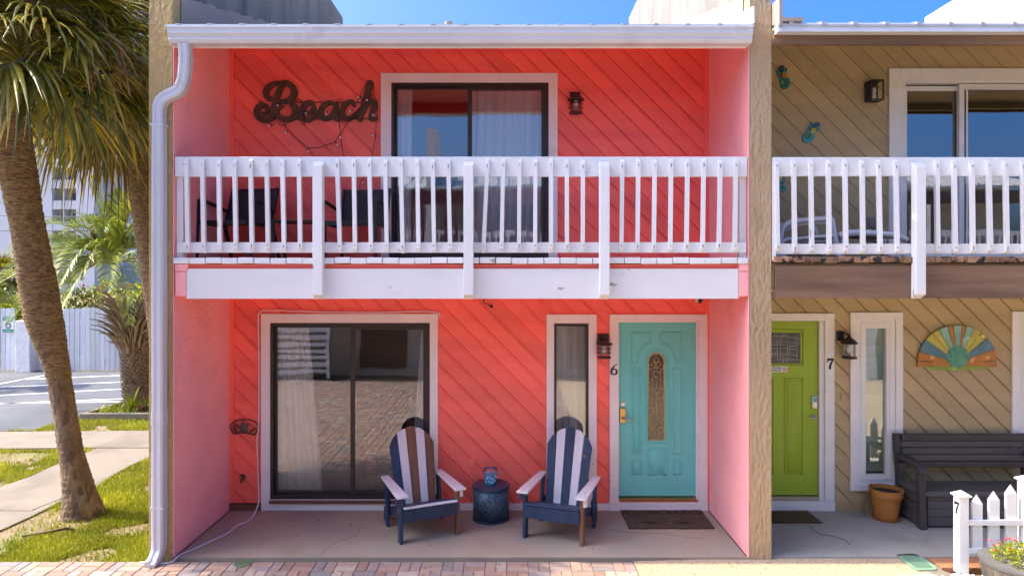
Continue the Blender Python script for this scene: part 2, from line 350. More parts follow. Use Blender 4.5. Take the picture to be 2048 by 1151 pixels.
M['sun_blue'] = wood('blue_ray', (.10,.22,.27)); M['sun_grn'] = wood('green_lip', (.24,.36,.05)); M['sun_teal'] = mat('teal_rosette', (.12,.38,.27), .5, .3, 30)
M['pane'] = glass_mat('window_glass', (.96,.98,.98), .19, 2.3, wave=.0012, wscale=2.2)
M['pane_low'] = glass_mat('wavy_door_glass', (.92,.94,.92), .15, 2.4, wave=.0006, wscale=2.6)
M['pane7'] = glass_mat('neighbour_glass', (.45,.5,.52), .22, 2.6, wave=.0008)
M['clear'] = glass_mat('clear_glass', (.98,.99,.99), .02, .8)
M['amber_glass'] = mat('leaded_glass', (.035,.030,.022), .10, .3, 30, bump=.15, bscale=70, bdist=.002, spec=1.0)
M['nail'] = mat('rusty_nail', (.12,.06,.03), .8, .2)
# ------------------------------------------------------------------ ground, paths, paving
FY = -1.34
def sheet(name, polys, z0, z1, m, label=None):
    b = MB()
    for p in polys: b.slab([(q[0], q[1]) for q in p], z0, z1)
    return structure(b.build(name, m), label)
def gp(pts, z=-.1): return [G(x, y, z) for x, y in pts]
b = MB(); b.add([(-600,-300,-.1), (600,-300,-.1), (600,1500,-.1), (-600,1500,-.1)], [(0,1,2,3)]); structure(b.build('ground', M['earth']))
sheet('parking_lot', [[(-40, 4.42), G(65,862), G(150,832), G(300,812), (-3.3, 7.4), (-3.3, 11.95), (-40, 11.95)]], -.13, -.094, M['asphalt'])
b = MB()
def line(p, q, wd=.09):
    p, q = G(*p), G(*q); t = (q-p).normalized(); n = Vector((-t.y, t.x, 0))*wd/2
    b.slab([tuple((p+n)[:2]), tuple((q+n)[:2]), tuple((q-n)[:2]), tuple((p-n)[:2])], -.11, -.089)
for p, q in (((-60,779),(92,750)), ((40,759),(262,750)), ((-40,776),(262,763)), ((-40,793),(262,777)), ((-40,809),(262,797)), ((-10,807),(262,803))): line(p, q)
structure(b.build('parking_lines', M['line']))
sheet('sidewalk', [[G(-90,866), G(305,863), G(305,897), (G(305,897)[0], G(305,897)[1]-.0), G(190,897), G(-90,900)]], -.13, -.075, M['walk'])
pp = [G(193,898), G(306,898), (G(306,898)[0]+1.2, 3.17), (G(306,914)[0]+1.2, 2.3), G(306,914), G(262,932), G(228,951), G(180,985), G(130,1001), G(60,1036), G(0,1063), G(-120,1110), (-9.5,-1.36), (-9.5,-.2), G(0,976), G(60,955), G(112,931)]
sheet('garden_path', [pp], -.13, -.079, M['walk'])
b = MB()
def joint(p, q, wd=.018):
    p, q = G(*p), G(*q); t = (q-p).normalized(); n = Vector((-t.y, t.x, 0))*wd/2
    b.slab([tuple((p+n)[:2]), tuple((q+n)[:2]), tuple((q-n)[:2]), tuple((p-n)[:2])], -.09, -.0735)
joint((192,897),(271,866)); joint((65,1022),(140,992)); joint((-20,1023),(66,1024)); structure(b.build('path_joints', M['sand']))
# the paved court between the two rows: one sheet of clay pavers laid in basket-weave
b = MB(); U = .205
def paver(x0, x1, y0, y1):
    g, c, zt = .0035, .004, -.02+random.uniform(-.002, .002); x0 += g; x1 -= g; y0 += g; y1 -= g
    vs = [(x0,y0,-.06),(x1,y0,-.06),(x1,y1,-.06),(x0,y1,-.06),(x0,y0,zt-c),(x1,y0,zt-c),(x1,y1,zt-c),(x0,y1,zt-c),(x0+c,y0+c,zt),(x1-c,y0+c,zt),(x1-c,y1-c,zt),(x0+c,y1-c,zt)]
    r = min(.999, random.random()*.98)
    b.add(vs, [(8,9,10,11)]+[(i, (i+1) % 4, 4+(i+1) % 4, 4+i) for i in range(4)]+[(4+i, 4+(i+1) % 4, 8+(i+1) % 4, 8+i) for i in range(4)], 0, r)
nx = 57
for i in range(nx):
    for j in range(41):
        x1 = 1.20-i*U; x0 = x1-U; y1 = FY-.045-j*U; y0 = y1-U
        if (i+j) % 2: paver(x0, x1, y0, y0+U/2); paver(x0, x1, y0+U/2, y1)
        else: paver(x0, x0+U/2, y0, y1); paver(x0+U/2, x1, y0, y1)
pm = mat('clay_pavers', (.30,.19,.145), .85, .14, 9, rnd=.10, bump=.4, bscale=70, bdist=.004)
n = pm.node_tree; ramp = n.nodes.new('ShaderNodeValToRGB'); ramp.color_ramp.interpolation = 'CONSTANT'
at = n.nodes.new('ShaderNodeAttribute'); at.attribute_name = 'rnd'
cols = [(.33,.24,.185), (.30,.185,.135), (.235,.20,.185), (.36,.25,.18), (.29,.215,.185), (.33,.20,.145), (.37,.29,.225)]
el = ramp.color_ramp.elements
while len(el) < len(cols): el.new(.5)
for i, c in enumerate(cols): el[i].position = i/len(cols); el[i].color = c+(1,)
n.links.new(at.outputs['Fac'], ramp.inputs[0])
for nd in n.nodes:
    if nd.type == 'MIX' and nd.blend_type == 'MULTIPLY': n.links.new(ramp.outputs[0], nd.inputs[6])
structure(b.build('paver_court', pm))
sheet('paving_sand_bed', [[(1.20-nx*U, -9.8), (1.202, -9.8), (1.202, FY-.03), (1.20-nx*U, FY-.03)]], -.12, -.028, M['sand'])
sheet('aggregate_drive', [[(1.206, -9.8), (14, -9.8), (14, -2.2), (4.0, -2.2), G(1868,1150,-.05), G(1778,1114,-.05), (1.206, FY-.03)]], -.12, -.02, M['aggr'])
sheet('porch_slab', [[(-3.308, FY+.01), (2.348, FY+.01), (2.348, .1), (-3.308, .1)]], -.14, 0, M['slab6'], 'rosy concrete porch slab')
sheet('porch_slab', [[(2.562, FY+.03), (8.218, FY+.03), (8.218, .1), (2.562, .1)]], -.14, -.004, M['slab7'], 'grey concrete porch slab')
sheet('red_pad', [[G(1836,1107,-.04), (8.2, G(1836,1107,-.04)[1]), (8.2, -1.6), G(1884,1140,-.04)]], -.12, -.012, M['redaggr'])
sheet('lid_collar', [[G(1779,1114,-.05), G(1836,1111,-.05), G(1886,1147,-.05), (G(1886,1147,-.05)[0]+.1, -1.75), G(1872,1156,-.05)]], -.12, -.016, M['walk'])
sheet('gravel_bed', [[(3.55, -1.66), (9, -1.66), (9, -2.5), (3.3, -2.5)]], -.12, -.028, M['walk'])

b = MB(); random.seed(31)
for xa, xb in ((-3.297, -3.283), (2.325, 2.337), (2.564, 2.580)): b.box(xa, xb, FY+.04, -.03, -.02, .0015)
for st, n_, dx, dy in (((-1.9,-1.32), 9, .02, .10), ((1.0,-.55), 7, .13, -.035), ((5.6,-1.29), 8, -.05, .11), ((3.3,-.5), 6, .06, -.08)):
    p = Vector(st)
    for k in range(n_):
        q = p+Vector((dx+random.uniform(-.07,.07), dy+random.uniform(-.05,.05))); q.y = min(q.y, -.04); t = (q-p).normalized(); n = Vector((-t.y, t.x))*.0009
        b.slab([tuple(p+n), tuple(q+n), tuple(q-n), tuple(p-n)], -.02, .0012); p = q
structure(b.build('slab_joints', M['soil_dark'] if 'soil_dark' in M else M['soil']))
# ------------------------------------------------------------------ lawn
def inside(p, poly):
    c = False; n = len(poly)
    for i in range(n):
        a, d = poly[i], poly[i-1]
        if (a[1] > p[1]) != (d[1] > p[1]) and p[0] < (d[0]-a[0])*(p[1]-a[1])/(d[1]-a[1])+a[0]: c = not c
    return c
path2 = [(q[0], q[1]) for q in pp]; walk_y = (G(0,899)[1], G(0,864)[1])
lot = [tuple(q[:2]) for q in ((-40,4.45,0), (-6.7,4.45,0), G(65,862), G(150,832), G(300,812), (-3.3,7.4,0))]
b = MB(); k = 0
while k < 95000:
    y = -1.34+6.9*random.random()**1.3; d = y-CAMY
    x = random.uniform(X(-25, y), min(X(306, y), -3.56))
    if x > -3.56: k += 1; continue
    if walk_y[0]-.05 < y < walk_y[1]+.05: k += 1; continue
    if inside((x, y), path2) or inside((x, y), lot): k += 1; continue
    q = noise.noise((x*1.5, y*1.5, 3)); tr = math.hypot(x+5.35, y+.15)
    if (q < -.30 and random.random() < .85) or (tr < .55 and random.random() < .75-.3*q) or (tr < 1.0 and x < -5.2 and y < .2 and random.random() < .6) or (y < -1.15 and random.random() < .5): k += 1; continue
    if 2.2 < y < 2.9 and x < -7.2 and random.random() < .8: k += 1; continue
    k += 1
    h = random.uniform(.025, .07)*(1+.6*q); a = random.random()*6.28; wd = random.uniform(.003, .006); ln = random.uniform(0, .7)*h; e = random.random()*6.28
    dx, dy = math.cos(a)*wd, math.sin(a)*wd; ex, ey = math.cos(e)*ln, math.sin(e)*ln
    b.add([(x-dx,y-dy,-.105), (x+dx,y+dy,-.105), (x+dx*.7+ex*.4,y+dy*.7+ey*.4,-.1+h*.6), (x-dx*.7+ex*.4,y-dy*.7+ey*.4,-.1+h*.6), (x+ex,y+ey,-.1+h)], [(0,1,2,3), (3,2,4)], 0, min(1, max(0, .45+q*.5+random.uniform(-.35, .35))))
o = b.build('lawn_grass', M['grass']); tag(o, 'short yellow green grass beside the walls and paths', 'grass', kind='stuff')

# ------------------------------------------------------------------ party walls
def party_wall(x0, x1, label, paint):
    t = thing('party_wall', label, 'wall', ((x0+x1)/2, FY, -.1), 0, 'stucco party walls between the townhouses')
    hw = (x1-x0)/2
    b = MB(); b.box(-hw, hw, 0, 6.9, -.05, 5.10); b.build('wall', paint, t)
    b = MB(); b.box(-hw, hw, 0, .16, 5.102, 7.95); b.build('front_pier', paint, t)
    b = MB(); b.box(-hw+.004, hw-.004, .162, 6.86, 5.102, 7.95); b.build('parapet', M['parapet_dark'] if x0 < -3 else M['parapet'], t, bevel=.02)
    return t
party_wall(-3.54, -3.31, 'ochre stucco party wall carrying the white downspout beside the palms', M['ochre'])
party_wall(2.35, 2.562, 'weathered tan stucco party wall between the coral house and the tan house', M['tanpost'])
t = party_wall(8.22, 8.45, 'white stucco party wall rising above the metal roof at the far right', M['stuccow'])
for c in t.children:
    if c.name.startswith('parapet'): c.data.materials[0] = M['stuccow']

# ------------------------------------------------------------------ walls with real board joints
def siding(x0, x1, z0, z1, holes, m, parent, phase, step=.2435, ch=.024, slit=.0065, chd=.009, sld=.018):
    bm = bmesh.new()
    bm.faces.new([bm.verts.new(p) for p in ((x0,0,z0), (x1,0,z0), (x1,0,z1), (x0,0,z1))])
    def cut(co, no): bmesh.ops.bisect_plane(bm, geom=bm.verts[:]+bm.edges[:]+bm.faces[:], dist=1e-5, plane_co=co, plane_no=no)
    for (a, c, d, e) in holes:
        for q in (a, c): cut((q, 0, 0), (1, 0, 0))
        for q in (d, e): cut((0, 0, q), (0, 0, 1))
    dead = [f for f in bm.faces if any(a < f.calc_center_median().x < c and d < f.calc_center_median().z < e for a, c, d, e in holes)]
    bmesh.ops.delete(bm, geom=dead, context='FACES')
    s2 = math.sqrt(2); a = (x0+z0-phase)/step; e = (x1+z1-phase)/step
    for k in range(math.floor(a)-1, math.ceil(e)+1):
        c = phase+k*step
        for off in ([0, ch*s2, ch*s2+slit*s2] if ch else [0, slit*s2]): cut((c+off, 0, 0), (1, 0, 1))
    lim = ch*s2
    def band(f):
        q = f.calc_center_median(); u = (q.x+q.z-phase) % step
        if u < lim: return 1
        if u < lim+slit*s2: return 2
        return 0
    sets = {1: [], 2: []}
    for f in bm.faces:
        k = band(f)
        if k: sets[k].append(f)
    for k, dep in ((1, chd), (2, sld)):
        if not sets[k]: continue
        ret = bmesh.ops.extrude_face_region(bm, geom=sets[k])
        bmesh.ops.translate(bm, verts=[g for g in ret['geom'] if isinstance(g, bmesh.types.BMVert)], vec=(0, dep, 0))
        bmesh.ops.delete(bm, geom=[f for f in sets[k] if f.is_valid], context='FACES')
    me = bpy.data.meshes.new('siding_wall'); bm.to_mesh(me); bm.free()
    rn = [0]*len(me.polygons)
    for p in me.polygons:
        k = math.floor((p.center.x+p.center.z-phase)/step); rn[p.index] = (math.sin(k*12.9898)*43758.5453) % 1.0
    at = me.attributes.new('rnd', 'FLOAT', 'FACE'); at.data.foreach_set('value', rn)
    me.materials.append(m); o = bpy.data.objects.new('siding_wall', me); C.objects.link(o); o.parent = parent; return o

def gutter_profile(zt, zb, yf, yb):
    h = zt-zb; d = yb-yf
    return [(yb, zt), (yf+.012, zt), (yf, zt-.006), (yf, zt-.02), (yf+.01, zt-.03), (yf+.012, zt-.45*h), (yf+.03, zt-.62*h), (yf+.034, zt-.72*h), (yf+.03, zt-.78*h), (yf+.045, zb+.01), (yf+.055, zb), (yb, zb)]
def yz_prism(b, prof, x0, x1, m=0):
    n = len(prof); vs = [(x0, y, z) for y, z in prof]+[(x1, y, z) for y, z in prof]
    b.add(vs, [tuple(range(n)), tuple(range(2*n-1, n-1, -1))]+[(i, n+i, n+(i+1) % n, (i+1) % n) for i in range(n)], m)
def roof(parent, x0, x1, name='roof', rib=.022):
    b = MB(); ye, ze, p = -1.50, 5.165, .26
    zr = lambda y: ze+(y-ye)*p
    yz_prism(b, [(ye, ze), (5.6, zr(5.6)), (11, zr(.2)), (11, zr(.2)-.06), (5.6, zr(5.6)-.06), (ye, ze-.02)], x0, x1)
    x = x0+.12
    while x < x1-.05:
        yz_prism(b, [(ye-.01, ze-.004), (ye-.01, ze+rib), (5.6, zr(5.6)+rib+.004), (5.6, zr(5.6)-.004)], x-.02, x+.02); x += .305
    o = b.build(name, M['roof'], parent)
    return o
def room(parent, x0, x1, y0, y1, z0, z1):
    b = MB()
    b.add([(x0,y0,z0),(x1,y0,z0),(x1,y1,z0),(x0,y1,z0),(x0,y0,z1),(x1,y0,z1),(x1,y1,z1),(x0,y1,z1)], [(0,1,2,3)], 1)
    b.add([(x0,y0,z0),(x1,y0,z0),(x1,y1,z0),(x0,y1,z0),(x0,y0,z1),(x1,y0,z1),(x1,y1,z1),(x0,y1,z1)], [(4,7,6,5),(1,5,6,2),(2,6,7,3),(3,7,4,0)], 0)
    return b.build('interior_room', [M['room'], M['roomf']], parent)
def slider(parent, x0, x1, z0, z1, trim, dz, fr, xm, pane, track, mat_f, sash=.045, name='sliding_door'):
    """trim box x0..x1, z0..z1 outside; fr = frame opening (x0,x1,z0,z1); xm = meeting stile"""
    b = MB(); a0, a1, c0, c1 = fr
    b.box(x0, a0, -.024, .02, z0, z1); b.box(a1, x1, -.024, .02, z0, z1); b.box(a0, a1, -.022, .02, c1, z1)
    if dz: b.box(a0, a1, -.022, .02, z0, c0)
    o = b.build(name, trim, parent, bevel=.004)
    b = MB(); b.frame(a0, a1, c0, c1, .032, -.012, .10, wb=.05)
    b.build('sash', mat_f, o, bevel=.002)
    b = MB(); s = sash
    b.frame(a0+.032, xm+.02, c0+.05, c1-.032, s*.55, .052, .085); b.frame(xm-.022, a1-.032, c0+.05, c1-.032, s, .010, .045)
    b.build('panel_frame', mat_f, o, bevel=.002)
    for (q0, q1, yy) in ((a0+.032+s*.5, xm+.01, .068), (xm-.022+s*.9, a1-.032-s*.9, .028)):
        b = MB(); b.add([(q0, yy, c0+.05+s*.5), (q1, yy, c0+.05+s*.5), (q1, yy, c1-.03-s*.5), (q0, yy, c1-.03-s*.5)], [(0,1,2,3)])
        b.build('pane', pane, o)
    return o

# ------------------------------------------------------------------ the coral townhouse
H6 = thing('coral_townhouse', 'coral pink two storey townhouse with a white balcony and turquoise door', 'townhouse')
x0, x1 = -3.307, 2.347
WL = dict(x0=X(523,0), x1=X(876,0), z1=Z(627,0), fr=(X(541,0), X(860,0), Z(997,0), Z(645,0)))
WN = (X(1108,0), X(1177,0), Z(966,0), Z(646,0))
D6 = (X(1237,0), X(1397,0), Z(999,0), Z(644,0))
siding(x0, x1, .085, 2.62, [(WL['fr'][0], WL['fr'][1], WL['fr'][2], WL['fr'][3]), WN, D6], M['coral'], H6, X(465,0)+Z(610,0))
UW = dict(x0=X(762,0), x1=X(1115,0), z0=2.93, z1=Z(147,0), fr=(X(783,0), X(1097,0), 2.965, Z(166,0)))
siding(x0, x1, 2.86, 5.49, [UW['fr']], M['coral'], H6, X(468,0)+Z(115,0))
for (a, c) in ((x0, X(468,0)), (X(1408,0), x1)):
    for (d, e) in ((.086, 2.62), (2.9, 5.47)):
        b = MB(); b.box(a, c, -.018, .0, d, e); b.build('corner_board', M['coral_flat'], H6, bevel=.003)
for xa_, xb_ in ((-3.306, -3.297), (2.337, 2.346)):
    b = MB(); yz_prism(b, [(FY+.002, .002), (.0, .002), (.0, 5.472), (FY+.05, 5.122), (FY+.002, 5.122)], xa_, xb_); b.build('side_wall', M['pink'], H6)
b = MB(); b.box(x0, x1, .10, .14, -.1, .085); b.box(X(455,0), X(521,0), -.02, .1, .0, .07); b.build('sill_plate', M['bare'], H6)
b = MB(); b.box(X(877,0), X(1092,0), -.022, .02, .002, .082); b.box(X(1194,0), X(1218,0), -.022, .02, .002, .082); b.build('baseboard', M['trim'], H6, bevel=.004)
b = MB(); b.box(-3.54, 2.56, 8.8, 9.0, -.1, 6.2); b.box(x0, x1, .15, 8.8, 2.64, 2.70); b.build('rear_wall', M['pink'], H6)
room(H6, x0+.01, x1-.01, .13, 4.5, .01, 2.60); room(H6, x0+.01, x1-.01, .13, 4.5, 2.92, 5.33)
# soffit and ceilings
b = MB(); yz_prism(b, [(FY+.051, 5.125), (.0, 5.475), (.0, 5.495), (FY+.051, 5.145)], x0, x1); b.build('soffit', M['coral_flat'], H6)
b = MB(); b.box(x0, x1, FY+.02, .0, 2.60, 2.625); b.build('porch_ceiling', M['coral_flat'], H6)
b = MB(); b.box(-3.29, X(1492,FY), FY-.03, FY+.02, Z(96,FY), Z(86,FY)); b.build('header_board', M['white'], H6, bevel=.004)
b = MB(); b.box(x0, x1, FY+.0, FY+.05, Z(86,FY)+.002, 5.17); b.box(x0, x1, FY+.021, FY+.05, Z(96,FY)+.01, Z(86,FY)); b.build('eave_beam', M['coral_flat'], H6)
r6 = roof(H6, -3.30, 2.34, rib=.006)
b = MB(); b.tube([(X(897,.4),.4,5.5), (X(897,.4),.4,5.84)], .035, 10); b.tube([(X(897,.4),.4,5.84), (X(897,.4),.4,5.88)], .05, 10); b.build('roof_vent', M['pale_flash'], r6)
b = MB(); GY = -1.52
yz_prism(b, gutter_profile(Z(50,GY), Z(83,GY), GY, -1.37), X(333,GY), X(1507,GY))
b.build('gutter', M['gutter'], H6)
b = MB(); zr_ = lambda y: 5.165+(y+1.5)*.26
for xa_, xb_ in ((-3.309, -3.300), (2.340, 2.349)):
    b = MB()
    pl_ = [(-1.17+.07*k, zr_(-1.17+.07*k)+.31+(.05*noise.noise((k*.55,xa_,0)) if xa_ < 0 else .004*math.sin(k))) for k in range(91)]
    yz_prism(b, [(-1.17, zr_(-1.17)-.02), (5.13, zr_(5.13)-.02)]+pl_[::-1], xa_, xb_)
    b.build('flashing', M['pale_flash'], H6)
b = MB(); yz_prism(b, [(-1.52, 5.17), (-.2, 5.50), (-.2, 5.56), (-1.50, 5.34)], 2.326, 2.337); b.build('roof_edge_trim', M['gutter'], r6)
# downspout: rectangular pipe with two elbows and a shoe
dsx, dsy = X(316,-1.42), -1.40
b = MB()
pts = [(X(368,-1.45), -1.44, Z(82,GY)), (X(368,-1.45), -1.42, Z(120,-1.42)), (X(366,-1.42), -1.41, Z(160,-1.42)), (X(355,-1.42), dsy, Z(180,-1.42)), (X(336,-1.42), dsy, Z(190,-1.42)), (X(322,-1.42), dsy, Z(200,-1.42)), (dsx, dsy, Z(216,-1.42)), (dsx, dsy, Z(250,-1.42))]
pts = smooth(pts, 5)
def pipe(b, pts, hw, hd):
    N = len(pts); vs = []; u = Vector((0,1,0))
    for i, p in enumerate(pts):
        t = (pts[min(i+1, N-1)]-pts[max(i-1, 0)]).normalized(); s = t.cross(u).normalized(); q = s.cross(t)
        c = .016
        f = 1.0+(.05 if i % 2 else 0)
        for sx, sy in ((-hw,-hd+c), (-hw+c,-hd), (-hw*.35,-hd), (-hw*.25,-hd+.006), (hw*.25,-hd+.006), (hw*.35,-hd), (hw-c,-hd), (hw,-hd+c), (hw,hd), (-hw,hd)): vs.append(p+s*sx*f+q*sy*f)
    k = 10
    b.add(vs, [(i*k+j, i*k+(j+1) % k, (i+1)*k+(j+1) % k, (i+1)*k+j) for i in range(N-1) for j in range(k)]+[tuple(range(k)), tuple(range((N-1)*k, N*k))[::-1]])
pipe(b, pts, .0525, .045)
pipe(b, [Vector((dsx, dsy, z)) for z in (Z(246,-1.42), Z(600,-1.42), Z(822,-1.42))], .0545, .05)
pipe(b, [Vector((dsx, dsy, z)) for z in (Z(821,-1.42), Z(849,-1.42))], .0570, .053)
pipe(b, [Vector((dsx, dsy, z)) for z in (Z(848,-1.42), Z(1030,-1.42), Z(1070,-1.42))], .0545, .05)
zb = -.06
pipe(b, smooth([(dsx, dsy, Z(1068,-1.42)), (dsx, dsy, .17), (dsx-.005, dsy-.01, .09), (dsx-.02, dsy-.06, .02), (dsx-.035, dsy-.12, -.01)], 4), .0535, .05)
for z in (Z(252,-1.42), Z(1016,-1.42)): b.box(dsx-.064, dsx+.064, dsy-.052, dsy+.06, z, z+.02)
b.build('downspout', M['gutter'], H6, smooth_='auto')

# lower sliding door, narrow window, front door
w1 = slider(H6, WL['x0'], WL['x1'], .002, WL['z1'], M['trim'], True, WL['fr'], X(704,0), M['pane_low'], .05, M['bronze'], sash=.05)
b = MB(); b.box(WL['fr'][0], WL['fr'][1], -.05, -.0225, Z(1004,0), Z(998,0)); b.build('threshold', M['bare'], w1)
b = MB(); b.box(X(851,0), X(857,0), -.03, -.006, Z(822,0), Z(802,0)); b.build('handle', M['dark'], w1)
b = MB(); a0, a1, c0, c1 = WN; tx0, tx1 = X(1093,0), X(1193,0)
b.box(tx0, a0, -.024, .02, .002, Z(628,0)); b.box(a1, tx1, -.024, .02, .002, Z(628,0)); b.box(a0, a1, -.022, .02, c1, Z(628,0)); b.box(a0, a1, -.022, .02, .002, c0)
wn = b.build('narrow_window', M['trim'], H6, bevel=.004)
b = MB(); b.frame(a0, a1, c0, c1, .028, -.012, .08); b.build('sash', M['bronze'], wn, bevel=.002)
b = MB(); b.add([(a0+.026,.03,c0+.026), (a1-.026,.03,c0+.026), (a1-.026,.03,c1-.026), (a0+.026,.03,c1-.026)], [(0,1,2,3)]); b.build('pane', M['pane'], wn)
# front door
def panel_door(parent, bx, m, moulds, yf=.035):
    d0, d1, e0, e1 = bx
    b = MB(); b.box(d0, d1, yf, yf+.045, e0, e1); o = b.build('front_door', m, parent, bevel=.002)
    b = MB()
    for pl in moulds:
        n = len(pl)
        b.tube([Vector((q[0], yf-.001, q[1])) for q in pl]+[Vector((pl[0][0], yf-.001, pl[0][1]))], .0115, 6, sy=1)
        cx = sum(q[0] for q in pl)/n; cz = sum(q[1] for q in pl)/n
        if n == 4:
            hx = abs(pl[0][0]-cx)-.03; hz = abs(pl[0][1]-cz)-.03
            if hx > .02: b.add([(cx-hx-.012,yf-.0005,cz-hz-.012),(cx+hx+.012,yf-.0005,cz-hz-.012),(cx+hx+.012,yf-.0005,cz+hz+.012),(cx-hx-.012,yf-.0005,cz+hz+.012),(cx-hx,yf-.009,cz-hz),(cx+hx,yf-.009,cz-hz),(cx+hx,yf-.009,cz+hz),(cx-hx,yf-.009,cz+hz)], [(4,5,6,7),(0,1,5,4),(1,2,6,5),(2,3,7,6),(3,0,4,7)])
    b.build('moulding', m, o, smooth_='auto')
    return o
def rect(a, c, d, e, Y=0): return [(X(a,Y), Z(d,Y)), (X(c,Y), Z(d,Y)), (X(c,Y), Z(e,Y)), (X(a,Y), Z(e,Y))]
arch = lambda cx, cz, r, a0, a1, n=10: [(cx+r*math.cos(R(a0+(a1-a0)*i/n)), cz+r*math.sin(R(a0+(a1-a0)*i/n))) for i in range(n+1)]
cx, zc = X(1313.5,0), Z(722,0); S = 1/170.0
gp_out = [(X(1296,0), Z(889,0)), (X(1337,0), Z(889,0))]
mould = []
mould.append([(cx+27*S, Z(886,0))]+[(cx+22*S, zc)]+arch(cx, zc, 22*S, 0, 180)+[(cx-22*S, Z(886,0))])
mould.append([(X(1265,0),Z(666,0)), (X(1303,0),Z(666,0)), (X(1303,0),Z(686,0))]+arch(cx, zc, 38*S, 105, 172, 8)[1:]+[(X(1277,0),Z(725,0)), (X(1265,0),Z(725,0))])
mould.append([(X(1363,0),Z(666,0)), (X(1323,0),Z(666,0)), (X(1323,0),Z(686,0))]+arch(cx, zc, 38*S, 75, 8, 8)[1:]+[(X(1351,0),Z(725,0)), (X(1363,0),Z(725,0))])
mould += [rect(1266,1283,738,908), rect(1347,1363,738,908), rect(1297,1335,897,950), rect(1266,1284,921,949), rect(1348,1363,921,949)]
fd = panel_door(H6, (D6[0]+.004, X(1392,0), Z(993,0), D6[3]-.004), M['teal'], mould)
b = MB(); gl = [(X(1298,0),Z(880,0)), (X(1330,0),Z(880,0)), (X(1329,0),zc)]+arch(cx, zc, 15.5*S, 0, 180)[1:-1]+[(X(1298,0),zc)]
b.prism(gl, .029, .034); b.build('leaded_glass', M['amber_glass'], fd)
b = MB(); q = gl+[gl[0]]
b.tube([(p[0], .027, p[1]) for p in q], .007, 6)
def came(pts): b.tube([(X(1260+u/3.833,0), .026, Z(660+v/3.833,0)) for u, v in pts], .0032, 5)
came([(203,160),(203,200)]); came(smooth([(203,198),(188,225),(195,245),(203,250),(215,240),(220,222),(203,198)],3)); came(smooth([(160,300),(148,285),(160,265),(185,280),(190,298)],3)); came(smooth([(250,300),(258,285),(245,262),(222,280),(215,298)],3))
came(smooth([(170,262),(178,240),(200,255),(203,295)],3)); came(smooth([(238,262),(228,240),(208,255),(203,295)],3)); came(smooth([(160,298),(203,290),(248,298)],3)); came(smooth([(160,302),(180,330),(203,368),(228,330),(248,302)],3)); came(smooth([(180,330),(203,310),(228,330)],3))
came([(175,330),(175,450)]); came([(240,310),(236,450)]); came(smooth([(150,452),(175,450),(203,492),(236,450),(262,452)],4)); came([(205,370),(207,845)]); came([(178,480),(180,750)]); came([(236,480),(236,750)])
came([(148,602),(175,596),(240,596),(266,602)]); came(smooth([(178,600),(207,645),(238,600)],4)); came(smooth([(150,755),(178,745),(208,795),(238,745),(266,755)],4))
b.build('leaded_came', M['lead'], fd, smooth_=True)
hx = X(1246,0)
b = MB(); b.lathe([(.001,.012),(.026,.010),(.030,0)], 20, M=Matrix.Translation((hx+.004,.035,Z(808,0))) @ Matrix.Rotation(R(90),4,'X')); b.build('deadbolt', M['nickel'], fd, smooth_='auto')
b = MB(); b.box(X(1240,0), X(1252,0), .012, .0355, Z(846,0), Z(816,0)); b.build('keypad_lock', M['brass'], fd, bevel=.006)
b = MB(); b.tube(smooth([(hx,.013,Z(836,0)), (hx,-.03,Z(836,0)), (X(1252,0),-.035,Z(837,0)), (X(1265,0),-.03,Z(835,0))],4), .009, 8); b.build('handle', M['nickel'], fd, smooth_=True)
b = MB(); tx0, tx1, zt = X(1219,0), X(1414,0), Z(628,0)
b.box(tx0, D6[0], -.028, .02, .10, zt); b.box(D6[1], tx1, -.028, .02, .10, zt); b.box(D6[0], D6[1], -.026, .02, D6[3], zt)
b.box(X(1392,0)+.003, D6[1], -.0, .08, Z(999,0), D6[3]); b.box(tx0-.005, tx1+.005, -.034, .03, .002, .098)
b.build('door_frame', M['trim'], H6, bevel=.004)
b = MB(); b.box(D6[0], X(1392,0), -.02, .09, Z(1000,0), Z(994,0)-.004); b.build('threshold', M['brass'], H6)
# upper sliding door
slider(H6, UW['x0'], UW['x1'], UW['z0'], UW['z1'], M['trim'], True, UW['fr'], X(939,0), M['pane'], .05, M['bronze'], sash=.05)

# covers on the wall, and a painted-over number
def outlet(parent, px, py, m, wd=.075, h=.115):
    b = MB(); xx, zz = X(px,0), Z(py,0)
    b.box(xx-wd/2, xx+wd/2, -.012, 0, zz-h/2, zz+h/2); b.box(xx-.018, xx+.018, -.02, -.0121, zz+.008, zz+.042); b.box(xx-.018, xx+.018, -.02, -.0121, zz-.042, zz-.008)
    return b.build('outlet_cover', m, parent, bevel=.003)
outlet(H6, 946, 925, M['coral_flat']); outlet(H6, 580, 457, M['coral_flat'], .06, .1)
def six(b, x, z, h, y0, y1, wd):
    P = [(.30,.98),(.02,.74),(-.20,.42),(-.22,.10),(-.08,-.0),(.10,.0),(.24,.12),(.24,.34),(.10,.50),(-.06,.46),(-.18,.34)]
    b.stroke([(x+p[0]*h*.95, z+(p[1]*.94+.03)*h) for p in P], [wd*.35, wd*.75, wd*1.25, wd*1.1, wd*.6, wd*.7, wd*1.2, wd*1.1, wd*.6, wd*.5, wd*.3], y0, y1, ramp=.001)
b = MB(); six(b, X(1205,0), Z(816,0), .095, -.006, .0, .016); b.build('painted_number', M['coral_flat'], H6)

